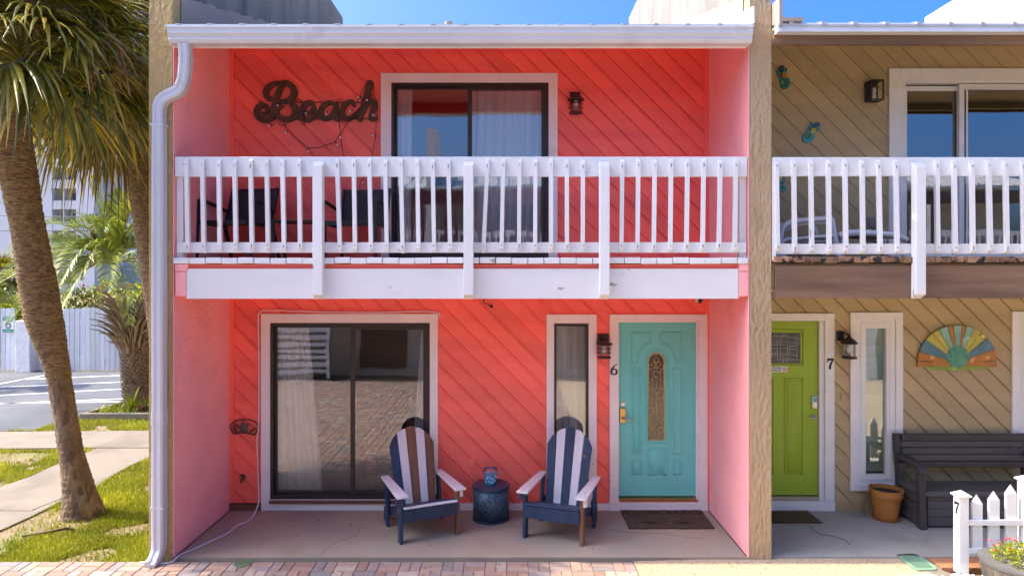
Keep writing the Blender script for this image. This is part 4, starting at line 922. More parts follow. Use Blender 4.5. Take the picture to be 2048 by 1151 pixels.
b = MB(); b.tube(smooth([(X(966,-.05),-.05,2.60),(X(967,-.05),-.06,Z(600,-.05)),(X(972,-.05),-.06,Z(607,-.05)),(X(980,-.05),-.06,Z(611,-.05)),(X(982,-.05),-.06,Z(614,-.05))],4), .006, 6); b.tube([(X(980,-.05),-.06,Z(610,-.05)), (X(985,-.05),-.06,Z(614,-.05))], .018, 8)
o = b.build('loose_wire', M['wire'], None, True); tag(o, 'short loose dark wire hanging below the middle of the balcony', 'wire')
b = MB(); yb = -.032
pts = [(X(880,0),-.034,Z(634,0)), (X(876,0),yb,Z(625,0)), (X(840,0),yb,Z(622,0)), (X(760,0),yb,Z(624,0)), (X(640,0),yb,Z(623,0)), (X(560,0),yb,Z(620,0)), (X(522,0),yb,Z(624,0)), (X(519,0),yb,Z(660,0)), (X(520,0),yb,Z(760,0)), (X(519,0),yb,Z(850,0)), (X(516,0),yb,Z(880,0)), (X(518,0),yb,Z(950,0)), (X(520,0),yb,Z(985,0)), (X(517,-.08),-.08,Z(1005,-.08)), G(507,1030,.007), G(492,1043,.007), G(474,1050,.007), G(455,1065,.007), G(420,1082,.007), G(385,1098,.007), (X(356,FY)-.0,FY+.04,.010), (X(345,-1.40),-1.41,-.011), (X(325,-1.45),-1.45,-.011), (X(300,-1.44),-1.44,-.011), (X(282,-1.42),-1.42,-.011)]
b.tube(smooth(pts, 5), .0075, 7); o = b.build('cable', M['pwhite'], None, True); tag(o, 'thin white cable running down from the lower sliding door across the porch', 'cable')
# wall ornaments on the tan house
def ornament(px, py, ang, flip, body, label, s=1.0):
    t = thing('seahorse_ornament', label, 'wall ornament', (X(px,0), -.012, Z(py,0)), 0, 'sea creature ornaments on the tan wall')
    ca, sa = math.cos(R(ang)), math.sin(R(ang))
    T = lambda p: ((p[0]*flip*ca-p[1]*sa)*s, (p[0]*flip*sa+p[1]*ca)*s)
    Q = lambda L: [T(p) for p in L]
    b = MB(); b.stroke(Q([(-.01,.09),(0,.115),(.012,.13)]), [.05*s,.055*s,.04*s], -.022, .004, ramp=.001); b.build('head', M['tail'], t)
    b = MB()
    for L in ([(0,.095),(-.045,.085),(-.06,.105)], [(0,.09),(.045,.08),(.055,.11)], [(-.01,.08),(-.05,.06),(-.04,.035)]): b.stroke(Q(L), [.026*s,.022*s,.014*s], -.012-.001*random.random(), .004, ramp=.001)
    b.build('fins', M['turq'], t)
    b = MB(); b.stroke(Q([(0,.08),(.005,.045),(.012,.01)]), [.040*s,.052*s,.036*s], -.020, .004, ramp=.001); b.build('torso', M[body], t)
    b = MB(); b.stroke(Q([(.012,.02),(-.03,-.005),(-.035,-.03)]), [.03*s,.04*s,.02*s], -.015, .004, ramp=.001)
    b.stroke(Q([(.012,.012),(.035,-.035),(.03,-.085),(-.005,-.11),(-.038,-.09),(-.034,-.065),(-.016,-.07)]), [.045*s,.056*s,.046*s,.036*s,.028*s,.022*s,.016*s], -.017, .004, ramp=.004); b.build('tail', M['turq'], t)
ornament(1566, 158, 12, 1, 'amber', 'turquoise sea creature ornament with an amber body high beside the party wall')
ornament(1620, 267, -35, 1, 'yellowm', 'turquoise sea creature ornament with a yellow body tilted above the white railing', 1.0)
ornament(1560, 362, 5, -1, 'yellowm', 'turquoise sea creature ornament partly hidden behind the white railing')
# half-sun plaque
t = thing('sunburst_plaque', 'painted wooden half sun plaque with coloured rays on the tan wall', 'wall plaque', (X(1911,0), -.03, Z(724,0)))
rx, rz = 79/170, 74/170
def sector(a0, a1, r0=.06, k=6):
    return [(r0*math.cos(R(a0)), r0*math.sin(R(a0)))]+[(rx*math.cos(R(a0+(a1-a0)*i/k)), rz*math.sin(R(a0+(a1-a0)*i/k))) for i in range(k+1)]+[(r0*math.cos(R(a1)), r0*math.sin(R(a1)))]
b = MB(); seq = [(3,21,2),(21,42,3),(42,53,1),(53,65,1),(65,77,0),(77,83,2),(83,96,0),(96,104,2),(104,118,0),(118,129,1),(129,142,1),(142,163,3),(163,177,2)]
for a0, a1, k in seq: b.prism(sector(a0+.5, a1-.5), -.004-.003*random.random(), .022, k)
b.build('ray', [M['sun_aqua'], M['sun_yel'], M['sun_or'], M['sun_blue']], t)
b = MB(); b.box(-rx, rx, -.003, .024, -.045, .012); b.build('base_board', M['sun_or'], t, bevel=.003)
b = MB(); b.prism([(rx-.02,-.046),(rx*.75,-.062),(rx*.5,-.085),(.06,-.082),(0,-.105),(-.06,-.08),(-rx*.5,-.088),(-rx*.75,-.062),(-rx+.02,-.046)], -.002, .022); b.build('lower_lip', M['sun_grn'], t)
b = MB()
for ring, (r_, nn, h) in enumerate(((.118,20,.010),(.092,18,.018),(.064,14,.024),(.036,9,.030),(.01,4,.034))):
    for k in range(nn):
        a = 6.283*(k+.5*(ring % 2))/nn+random.uniform(-.05,.05); cx_, cz_ = r_*math.cos(a), r_*math.sin(a)+.09-.02
        u = Vector((math.cos(a),0,math.sin(a))); s_ = Vector((-math.sin(a),0,math.cos(a))); c_ = Vector((cx_,-.008-h,cz_))
        b.add([c_-u*.02, c_+s_*.014+Vector((0,.006,0)), c_+u*.022-Vector((0,.006,0)), c_-s_*.014+Vector((0,.006,0)), c_+Vector((0,.012,0))], [(0,3,2,1),(0,1,4),(1,2,4),(2,3,4),(3,0,4)])
b.lathe([(.128,.0),(.115,.010),(.05,.028),(0,.034)], 24, M=Matrix.Translation((0,-.004,.07)) @ Matrix.Rotation(R(90),4,'X')); b.build('rosette', M['sun_teal'], t)

# ------------------------------------------------------------------ adirondack chairs
def adirondack(loc, rz, label, slat_m, front_m, seatlip):
    t = thing('adirondack_chair', label, 'chair', loc, rz, 'striped adirondack chairs on the porch')
    for s in (-1, 1):
        b = MB(); b.box(s*.31-.017, s*.31+.017, -.365, -.275, 0, .485); b.build('front_leg', [M['navy']] if not front_m else M[front_m[(s+1)//2]], t, bevel=.004)
        b = MB(); b.bar((s*.27,.30,.265), (s*.275,.395,.0), .034, .095, up=(0,1,0)); b.bar((s*.27,.05,.27) if False else (s*.268,-.36,.335), (s*.268,.46,.085), .026, .10); b.build('side_rail', M['navy'], t, bevel=.004)
        b = MB(); b.bar((s*.305,.20,.0), (s*.30,.275,.50), .034, .075, up=(0,1,0)); b.build('rear_leg', M['navy'], t, bevel=.004)
        b = MB(); w0, w1 = .125, .085
        b.add([(s*.315-w0/2,-.42,.485),(s*.315+w0/2,-.42,.485),(s*.31+w1/2,.32,.505),(s*.31-w1/2,.32,.505),(s*.315-w0/2,-.42,.508),(s*.315+w0/2,-.42,.508),(s*.31+w1/2,.32,.528),(s*.31-w1/2,.32,.528)], [(0,3,2,1),(4,5,6,7),(0,1,5,4),(1,2,6,5),(2,3,7,6),(3,0,4,7)])
        o = b.build('armrest', M['arms'], t, bevel=.004)
        b = MB(); b.bar((s*.345,-.33,.484), (s*.345,-.33,.40), .035, .07, up=(0,1,0)); b.build('arm_bracket', M['slatw'] if s > 0 else M['navy'], o, bevel=.003)
    b = MB()
    for k in range(5):
        y = -.30+k*.098; z = .362-k*.030; b.bar((-.29,y,z), (.29,y,z), .09, .02, up=(0,.3,1))
    b.build('seat', M['navy'], t, bevel=.003)
    b = MB(); b.box(-.292, .292, -.385, -.366, .225, .355); b.build('seat_apron', M['navy'], t, bevel=.003)
    b = MB(); b.bar((-.29,-.360,.368), (.29,-.360,.368), .07, .02, up=(0,.15,1)); b.build('seat_front_slat', M[seatlip], t, bevel=.003)
    p0, p1 = Vector((0,.10,.225)), Vector((0,.37,1.03)); ax = (p1-p0).normalized(); nrm = Vector((0,-ax.z,ax.y)); Lh = (p1-p0).length
    tops = [.77,.93,1.0,.93,.77]; tops2 = [.93,.985,1.0,.985,.93]
    for k in range(5):
        i = k-2; b = MB(); xb0, xb1 = i*.088-.041, i*.088+.041; xt0, xt1 = i*.110-.051, i*.110+.051
        def pt(x, f): return p0+ax*(Lh*f)+Vector((x,0,0))
        hl, hr = (tops[k], tops2[k]) if i < 0 else (tops2[k], tops[k]) if i > 0 else (1.0, 1.0)
        xm = (xt0+xt1)/2; hm = max(hl, hr)-(.0 if i == 0 else .045*abs(i)*0+.03) if i else 1.008
        L_ = lambda f: xb0+(xt0-xb0)*f; R_ = lambda f: xb1+(xt1-xb1)*f
        fr_ = [pt(xb0,0), pt(xb1,0), pt(R_(hr),hr), pt((L_(hm)+R_(hm))/2, hm if i == 0 else (hl+hr)/2+.018), pt(L_(hl),hl)]
        vs = [v+nrm*.011 for v in fr_]+[v-nrm*.011 for v in fr_]
        b.add(vs, [(0,1,2,3,4),(9,8,7,6,5)]+[(j,5+j,5+(j+1) % 5,(j+1) % 5) for j in range(5)])
        b.build('back_slat', M[slat_m[k]], t, bevel=.003)
    b = MB()
    for f, wl in ((.12,.19),(.55,.205)):
        c_ = p0+ax*(Lh*f)-nrm*.023; b.bar(c_-Vector((wl,0,0)), c_+Vector((wl,0,0)), .05, .022, up=nrm)
    b.build('back_brace', M['navy'], t, bevel=.003)
    return t
adirondack((-.985,-.56,0), R(25.2), 'navy and white striped chair with two bare brown slats by the sliding door', ['navy','slatw','bare','slatw','bare'], ['navy','bare'], 'slatw')
adirondack((.565,-.62,0), R(-20.5), 'navy and white striped chair with a bare brown front leg by the narrow window', ['navy','slatw','navy','slatw','navy'], ['navy','bare'], 'navy')

# ------------------------------------------------------------------ drum table, jar, mats
t = thing('side_table', 'round navy perforated metal drum table between the striped chairs', 'side table', (X(982,-.27), -.27, 0))
b = MB(); b.lathe([(.0,.395),(.200,.395),(.213,.388),(.213,.362),(.206,.355)], 40); b.build('table_top', M['navym'], t, 'auto')
pm = mat('perforated_navy', (.02,.045,.085), .4, .1, 10, metal=.2); n = pm.node_tree; p = n.nodes['Principled BSDF']
tc = n.nodes.new('ShaderNodeTexCoord'); vo = n.nodes.new('ShaderNodeTexVoronoi'); vo.inputs['Scale'].default_value = 42; vo.feature = 'F1'
n.links.new(tc.outputs['Object'], vo.inputs['Vector'])
rp = n.nodes.new('ShaderNodeValToRGB'); rp.color_ramp.elements[0].position = .32; rp.color_ramp.elements[0].color = (.004,.006,.01,1); rp.color_ramp.elements[1].position = .42; rp.color_ramp.elements[1].color = (.05,.10,.15,1)
n.links.new(vo.outputs['Distance'], rp.inputs[0]); n.links.new(rp.outputs[0], p.inputs['Base Color'])
b = MB(); b.lathe([(.205,.022),(.205,.355)], 48); b.build('drum', pm, t, True)
b = MB(); b.lathe([(.19,0),(.212,.002),(.212,.022),(.205,.024)], 40); b.build('base_ring', M['navym'], t, 'auto')
t = thing('candle_jar', 'blue glass candle jar with white rings on the drum table', 'candle jar', (X(981,-.27), -.25, .3955))
b = MB(); b.lathe([(.0,0),(.062,.0),(.066,.005),(.078,.105),(.0,.105)], 28); b.build('wax_body', M['aqua'], t, 'auto')
b = MB(); b.lathe([(.0785,.106),(.083,.165),(.0805,.165)], 28, caps=False); b.build('glass_rim', M['clear'], t, True)
b = MB()
for k, (a, z) in enumerate(((-140,.03),(-120,.075),(-100,.035),(-85,.08),(-65,.06),(-50,.04),(-30,.08),(-75,.025),(-110,.09),(-45,.095))):
    rr = .068+z*.115; c_ = Vector((rr*math.cos(R(a)), rr*math.sin(R(a)), z)); tg = Vector((-math.sin(R(a)), math.cos(R(a)), 0))
    b.tube([c_+tg*.010*math.cos(q)+Vector((0,0,.010*math.sin(q))) for q in [6.283*i/12 for i in range(13)]], .0022, 5, caps=False)
b.build('ring_pattern', M['signw'], t)
def mat_thing(x0, x1, y0, y1, z, m, label, letters=None):
    t = thing('doormat', label, 'doormat', ((x0+x1)/2, (y0+y1)/2, z), 0, 'coir mats at the front doors')
    hx, hy = (x1-x0)/2, (y1-y0)/2; b = MB(); N = 60; pts = []
    for i in range(N):
        u = i/N*4; k = int(u); f = u-k; jx = random.uniform(-.006,.006)
        q = ((-hx+2*hx*f,-hy),(hx,-hy+2*hy*f),(hx-2*hx*f,hy),(-hx,hy-2*hy*f))[k]; pts.append((q[0]+jx, q[1]+random.uniform(-.006,.006)))
    b.slab(pts, 0, .016); b.build('pile', m, t, bevel=.003)
    if letters:
        vs, fs = text_mb(letters, .115, spacing=1.25, bold=.002); b = MB(); b.add([(v[0]-.0, v[1]+hy-.10, .0165+v[2]) for v in vs], fs); b.build('lettering', M['coirt'], t)
        for sx in (-.22, .16):
            b = MB()
            for k in range(8):
                a = R(10+20*k); b.bar((sx,-.16,.0167), (sx+.13*math.cos(a),-.16+.13*math.sin(a),.0167), .012, .002, m=0, w1=.004)
            b.build('printed_fan', M['coirt'], t)
    return t
mat_thing(1.295, 2.235, -.60, -.035, .0005, M['coir'], 'worn brown coir doormat with AT THE BEACH lettering before the turquoise door', 'AT THE BEACH')
mat_thing(2.62, G(1645,1046,0).x, -.42, -.045, -.0035, M['coir2'], 'golden brown coir doormat before the lime green door')

# ------------------------------------------------------------------ furniture on the balconies
DZ = 2.931
def sling_chair(loc, rz, label):
    t = thing('sling_chair', label, 'chair', loc, rz, 'black sling chairs on the coral balcony')
    b = MB(); p0, p1 = (0,.20,.40), (0,.36,.80)
    b.add([(-.255,-.25,.40),(.255,-.25,.40),(.255,.20,.385),(-.255,.20,.385),(-.255,-.25,.406),(.255,-.25,.406),(.255,.20,.391),(-.255,.20,.391)], [(0,3,2,1),(4,5,6,7),(0,1,5,4),(1,2,6,5),(2,3,7,6),(3,0,4,7)]); b.build('seat', M['sling'], t)
    b = MB(); b.add([(-.255,.20,.385),(.255,.20,.385),(.255,.36,.80),(-.255,.36,.80),(-.255,.206,.385),(.255,.206,.385),(.255,.366,.80),(-.255,.366,.80)], [(0,1,2,3),(7,6,5,4),(0,4,5,1),(1,5,6,2),(2,6,7,3),(3,7,4,0)]); b.build('backrest', M['sling'], t)
    b = MB()
    for s in (-1, 1):
        b.bar((s*.27,-.27,.39), (s*.27,.22,.375), .028, .045); b.bar((s*.27,.19,.37), (s*.27,.365,.82), .028, .045, up=(0,1,0))
    b.bar((-.256,-.262,.385), (.256,-.262,.385), .04, .05); b.bar((-.256,.366,.80), (.256,.366,.80), .03, .03); b.build('frame', M['dark'], t, bevel=.003)
    for s in (-1, 1):
        b = MB(); b.bar((s*.305,-.30,0), (s*.30,-.27,.62), .035, .045, up=(0,1,0)); b.build('leg', M['dark'], t, bevel=.003)
        b = MB(); b.bar((s*.29,.36,0), (s*.285,.20,.40), .03, .04, up=(0,1,0)); b.build('leg', M['dark'], t, bevel=.003)
        b = MB(); b.tube(smooth([(s*.30,-.29,.615),(s*.305,-.18,.63),(s*.30,.02,.60),(s*.275,.25,.545)],4), .02, 6, sy=1.2); b.build('armrest', M['dark'], t)
    return t
a = sling_chair((X(478,-.58), -.60, DZ), R(-9), 'black sling patio chair at the left end of the white balcony')
dup(a, (X(712,-.55), -.52, DZ), R(-6), 'black sling patio chair beside the upper sliding door')
t = thing('coffee_table', 'low black metal table between the balcony sling chairs', 'table', (X(596,-.55), -.50, DZ))
b = MB(); b.box(-.24, .24, -.22, .22, .405, .425); b.build('table_top', M['dark'], t, bevel=.004)
for sx in (-1, 1):
    for sy in (-1, 1):
        b = MB(); b.box(sx*.225-.018, sx*.225+.018, sy*.2-.018, sy*.2+.018, 0, .404); b.build('leg', M['dark'], t, bevel=.003)
t = thing('resin_armchair', 'white plastic armchair lying low behind the railing of the tan house', 'chair', (X(1618,-.75), -.72, DZ))
b = MB(); q = lambda px, py: (X(px,-.9)-X(1618,-.75), Z(py,-.9)-DZ)
def rail(pts, y, r=.03, sy=.6): b.tube(smooth([(q(*p)[0], y, q(*p)[1]) for p in pts], 5), r, 8, sy=sy, up=(0,1,0))
for y in (-.18,): rail([(1556,518),(1560,480),(1566,455),(1585,443),(1625,439),(1658,437),(1664,445),(1672,485),(1680,522)], y, .035, .8)
rail([(1556,500),(1570,480),(1600,477),(1640,473),(1672,472)], -.18, .03); rail([(1575,462),(1590,450),(1630,446),(1655,445)], -.14, .022)
rail([(1556,518),(1562,475),(1585,448),(1655,442),(1680,522)], .22, .035, .8)
b.build('arm_frame', M['pwhite'], t, True)
b = MB(); x0_, z0_ = q(1562,478); x1_, _ = q(1672,478); b.box(x0_, x1_, -.15, .20, z0_-.04, z0_); b.build('seat', M['pwhite'], t, bevel=.02)
b = MB(); b.box(x0_+.02, x1_-.02, -.14, .19, z0_+.0005, z0_+.035); b.build('cushion', M['cushion'], t, bevel=.012)
b = MB(); b.box(x0_-.02, x0_+.05, -.2, .2, 0, z0_-.041); b.build('rear_support', M['pwhite'], t, bevel=.01)
t = thing('resin_lounger', 'white plastic lounger with a grey cushion behind the railing of the tan house', 'lounger', (X(1745,-.75), -.68, DZ))
b = MB(); q = lambda px, py: (X(px,-.85)-X(1745,-.75), Z(py,-.85)-DZ)
rail([(1676,472),(1700,466),(1750,467),(1790,472),(1812,480)], -.18, .045, .8); rail([(1676,472),(1750,467),(1812,480)], .24, .045, .8)
rail([(1684,480),(1682,500),(1686,522)], -.16, .04); rail([(1800,482),(1808,500),(1812,523)], -.16, .035); rail([(1684,480),(1686,523)], .22, .035); rail([(1800,482),(1812,523)], .22, .035); b.build('frame', M['pwhite'], t, True)
b = MB(); a0, a1 = q(1690,470), q(1800,470); b.box(a0[0], a1[0], -.15, .21, a0[1]-.02, a0[1]+.045); b.build('cushion', M['cushion'], t, bevel=.015)

# ------------------------------------------------------------------ porch of the tan house
t = thing('storage_bench', 'dark grey storage bench with slatted back on the tan porch', 'bench', (5.235, -.34, -.003))
b = MB(); hw = .70
for k in range(3): b.box(-hw+.0, hw, .215-.028*k*.5, .24-.014*k, .775-.075*k, .845-.075*k)
b.build('back_panel', M['resin'], t, bevel=.006)
b = MB()
for s in (-1, 1): b.bar((s*(hw+.03),.20,.30), (s*(hw+.035),.265,.925), .075, .05, up=(0,1,0))
b.box(-hw, hw, .205, .262, .848, .925); b.box(-hw, hw, .17, .215, .55, .622); b.build('back_frame', M['resin2'], t, bevel=.008)
b = MB()
for z0_, z1_ in ((.02,.115),(.12,.205),(.21,.295),(.30,.34)): b.box(-hw+.04, hw-.04, -.215, -.20, z0_, z1_)
b.box(-hw+.04, hw-.04, -.199, .19, .02, .34); b.build('storage_box', M['resin'], t, bevel=.005)
b = MB(); b.box(-hw+.005, hw-.005, -.245, .16, .345, .405); b.build('seat_lid', M['resin'], t, bevel=.012)
for s in (-1, 1):
    x = s*(hw+.035)
    b = MB(); b.bar((x,-.235,-.0), (x,-.20,.60), .075, .085, up=(0,1,0)); b.build('front_leg', M['resin2'], t, bevel=.012)
    b = MB(); b.bar((x,.20,0), (x,.19,.62), .06, .10, up=(0,1,0)); b.build('rear_leg', M['resin2'], t, bevel=.01)
    b = MB()
    pr = [(-.28,.60),(-.26,.655),(-.16,.70),(.0,.715),(.25,.715),(.25,.655),(.02,.655),(-.13,.635),(-.20,.60)]
    n_ = len(pr); vs = [(x-.045, y, z) for y, z in pr]+[(x+.045, y, z) for y, z in pr]; b.add(vs, [tuple(range(n_)), tuple(range(2*n_-1, n_-1, -1))]+[(i, n_+i, n_+(i+1) % n_, (i+1) % n_) for i in range(n_)]); b.build('armrest', M['resin2'], t, bevel=.012)
    b = MB()
    for z0_, z1_ in ((.04,.14),(.15,.25),(.26,.345)): b.box(x-.02, x+.02, -.19, .15, z0_, z1_)
    b.box(x-.03, x+.03, -.19, .15, .355, .43); b.build('side_panel', M['resin'], t, bevel=.006)
t = thing('flower_pot', 'terracotta pot of bare soil and dry twigs beside the storage bench', 'plant pot', (X(1772,-.27), -.27, -.003))
b = MB(); b.lathe([(.118,.02),(.158,.265),(.176,.267),(.182,.345),(.168,.345),(.160,.30),(.0,.30)], 36); b.build('pot', M['terracotta'], t, 'auto')
b = MB(); b.lathe([(.0,.0),(.138,.0),(.152,.026),(.144,.026),(.13,.008),(.0,.008)], 32); b.build('saucer', M['terracotta'], t, 'auto')
b = MB(); b.lathe([(.161,.302),(.10,.315),(0,.318)], 20); b.build('soil', M['soil'], t, True)
b = MB()
b.tube(smooth([(-.13,0,.31),(-.19,-.02,.34),(-.22,-.03,.28),(-.20,-.03,.16)],4), .006, 5); b.tube(smooth([(-.14,.02,.31),(-.17,.0,.40)],3), .008, 5)
for k in range(12): b.tube(smooth([(-.15,0,.30),(-.20-random.random()*.08,-.02,.28-random.random()*.08),(-.22-random.random()*.08,-.02,.14-random.random()*.1)],3), .003, 4)
b.build('twig', M['fan_dead'], t)

# ------------------------------------------------------------------ picket fence, barrel, lids
t = thing('picket_fence', 'white picket fence with capped posts and a black 7 beside the barrel planter', 'fence', (4.25, -1.60, -.03))
def capped(x, h):
    b = MB(); b.box(x-.045, x+.045, -.045, .045, 0, h-.06); o = b.build('post', M['vinyl'], t, bevel=.003)
    b = MB(); b.lathe([(.062,0),(.088,.010),(.088,.022),(.0,.062)], 4, M=Matrix.Translation((x,0,h-.062)) @ Matrix.Rotation(R(45),4,'Z')); b.build('post_cap', M['vinyl'], o)
    return o
p1_ = capped(0, .775); capped(.605, .92); capped(1.22, .775)
b = MB(); seven(b, 0, 0, .115, -.0, .0015, M_=Matrix.Translation((-.0475,-.005,.555)) @ Matrix.Rotation(R(-90),4,'Z')); b.build('number', M['ink'], p1_)
for k, h in enumerate((.735,.77,.83)):
    for sx in (0, 1):
        x = (.145+.16*k) if sx == 0 else (1.22-.145-.16*k)
        b = MB(); wd_ = .047; hh = h; b.box(x-wd_, x+wd_, -.016, .016, .20, hh-.085)
        b.add([(x-wd_,-.016,hh-.085),(x+wd_,-.016,hh-.085),(x+wd_,.016,hh-.085),(x-wd_,.016,hh-.085),(x,0,hh)], [(0,1,4),(1,2,4),(2,3,4),(3,0,4)])
        b.build('picket', M['vinyl'], t)
b = MB(); b.box(.046, .559, -.040, -.017, .455, .505); b.box(.651, 1.174, -.040, -.017, .455, .505); b.build('rail', M['vinyl'], t, bevel=.003)
b = MB(); b.box(.046, .559, -.040, -.017, .195, .24); b.box(.651, 1.174, -.040, -.017, .195, .24); b.build('rail', M['vinyl'], t, bevel=.003)
t = thing('barrel_planter', 'weathered half barrel planter of red flowers in front of the picket fence', 'planter', (X(2043,-1.98), -1.98, -.05))
t.scale = (.97,.97,.80)
b = MB(); ns = 26; pr = [(.24,0),(.29,.12),(.318,.24),(.325,.345)]
for k in range(ns):
    a0, a1 = 6.283*k/ns+.006, 6.283*(k+1)/ns-.006; vs = []
    for r_, z in pr:
        for a in (a0, (a0+a1)/2, a1): vs.append((r_*math.cos(a), r_*math.sin(a), z))
    n_ = len(vs); vs += [(v[0]*.93, v[1]*.93, v[2]) for v in vs]
    fs = [(3*i+j, 3*i+j+1, 3*i+j+4, 3*i+j+3) for i in range(3) for j in range(2)]+[(n_+9+j, n_+10+j, 10+j, 9+j)[::-1] for j in range(2)]+[(n_+3*i+j+3, n_+3*i+j+4, n_+3*i+j+1, n_+3*i+j) for i in range(3) for j in range(2)]
    b.add(vs, fs)
b.build('staves', M['wine'], t)
for z0_, z1_ in ((.325,.355),(.205,.245),(.06,.10)):
    f = lambda z: .24+(.33-.24)*min(1, (z/.345)**.75)+.002
    b = MB(); b.lathe([(f(z0_),z0_),(f(z0_)+.004,z0_),(f(z1_)+.004,z1_),(f(z1_)-.004,z1_)], 48); b.build('hoop', M['hoop'], t, 'auto')
b = MB(); b.lathe([(.30,.24),(.0,.27)], 26); b.build('soil', M['soil'], t)
b = MB()
for k in range(70):
    a = random.random()*6.28; r_ = .28*math.sqrt(random.random()); s_ = random.uniform(.012,.028)
    b.lathe([(.0,-s_*.6),(s_*.9,-s_*.1),(s_*.6,s_*.5),(0,s_*.6)], 5, (r_*math.cos(a), r_*math.sin(a), .275+.0*s_), r=random.random())
b.build('pebbles', M['stone'], t)
b = MB(); b2 = MB()
for k in range(1500):
    a = random.random()*6.28; r_ = .25*math.sqrt(random.random()); hmax = .30*(1-(r_/.30)**2)**.5; z = .26+random.random()**.6*hmax*.95
    x, y = r_*math.cos(a)+random.uniform(-.02,.02)+.02, r_*math.sin(a)
    c_ = Vector((x, y, z)); u = Vector((random.uniform(-1,1), random.uniform(-1,1), random.uniform(0,1))).normalized(); v = u.cross(Vector((random.uniform(-1,1),random.uniform(-1,1),.3))).normalized(); L_ = random.uniform(.018,.034); W_ = L_*.32
    b.add([c_, c_+u*L_*.5+v*W_, c_+u*L_, c_+u*L_*.5-v*W_], [(0,1,2,3)], 0)
b.build('foliage', M['flowg'], t)
for k in range(26):
    a = random.uniform(0,6.28); r_ = .26*math.sqrt(random.random()); z = .30+.26*(1-(r_/.32)**2)**.5+random.uniform(.0,.05)
    c_ = Vector((r_*math.cos(a)-.02, r_*math.sin(a), z)); mm = 0 if random.random() < .85 else 1
    for j in range(6):
        q_ = 6.283*j/6; u = Vector((math.cos(q_), math.sin(q_), random.uniform(.0,.6))); s_ = Vector((-math.sin(q_), math.cos(q_), 0)); L_ = random.uniform(.016,.024)
        b2.add([c_, c_+u*L_*.6+s_*L_*.4, c_+u*L_, c_+u*L_*.6-s_*L_*.4], [(0,1,2,3)], mm)
b2.build('blossoms', [M['petal'], M['orange_petal']], t)
b = MB()
for k in range(1500):
    x = random.uniform(3.62, 5.6); y = random.uniform(-2.25, -1.665); s_ = random.uniform(.009,.02)
    if x < 3.62+(y+2.25)*-.2+random.random()*.15: continue
    b.lathe([(.0,-s_*.6),(s_*random.uniform(.7,1.1),-s_*.1),(s_*.6,s_*.45),(0,s_*.55)], 5, (x, y, -.022), r=random.random())
o = b.build('white_gravel', M['stone'], None); tag(o, 'loose white stone chips around the picket post', 'gravel', kind='stuff')
t = thing('utility_lid', 'pale green ribbed utility lid set in the drive beside the picket fence', 'utility lid', (0,0,-.016))
pl = [G(1791,1114.5,-.04), G(1815,1113,-.04), G(1836,1115,-.04), G(1874,1142,-.04), G(1850,1145.5,-.04), G(1829,1143,-.04)]
pl = smooth([(p.x,p.y) for p in pl]+[(pl[0].x,pl[0].y)], 4)[:-1]
b = MB(); b.slab([(p[0],p[1]) for p in pl], 0, .012); b.build('cover', M['green_lid'], t, bevel=.003)
b = MB(); A, B_, D_ = G(1797,1117,-.034), G(1832,1117,-.034), G(1866,1140,-.034)
for k in range(13):
    f = k/12; p = A+(D_-B_)*f; q_ = B_+(D_-B_)*f; p = p+(q_-p)*.06; b.bar((p.x,p.y,.0135), (q_.x,q_.y,.0135), .009, .007)
b.build('rib', M['green_lid'], t)
t = thing('valve_lid', 'small round green valve lid in the pavers at the porch edge', 'valve lid', (G(487,1124,-.02).x, -1.43, -.022))
b = MB(); b.lathe([(.0,.012),(.078,.012),(.085,.006),(.085,0)], 28); b.build('cover', M['dkgreen'], t, 'auto')
b = MB(); b.lathe([(.086,.002),(.10,.004),(.10,0)], 28); b.build('collar', M['sand'], t)
# fallen leaves on the ground
b = MB()
random.seed(77)
for px, py, z in ((1563,1083,0),(1580,1078,0),(1600,1090,0),(1548,1090,0),(640,1040,.0),(700,1050,.0),(860,1110,-.05),(1290,1070,0),(1232,1035,0),(1440,1050,0),(850,1060,0))+tuple((random.uniform(380,1460), random.uniform(1025,1108), 0) for _ in range(26))+tuple((random.uniform(1550,1880), random.uniform(1030,1100), 0) for _ in range(14))+tuple((random.uniform(320,1700), random.uniform(1121,1150), -.02) for _ in range(30)):
    p = G(px, py, z); a = random.random()*6.28
    for k in range(3):
        a += random.uniform(-.6,.6); u = Vector((math.cos(a),math.sin(a),0)); s_ = Vector((-u.y,u.x,0)); L_ = random.uniform(.008,.032)
        b.add([p+Vector((0,0,.003)), p+u*L_*.5+s_*L_*.15+Vector((0,0,.008)), p+u*L_+Vector((0,0,.004)), p+u*L_*.5-s_*L_*.15+Vector((0,0,.006))], [(0,1,2,3)])
o = b.build('leaf_litter', M['fan_dead'], None); tag(o, 'dry brown leaf scraps on the porch floors', 'leaf litter', kind='stuff')
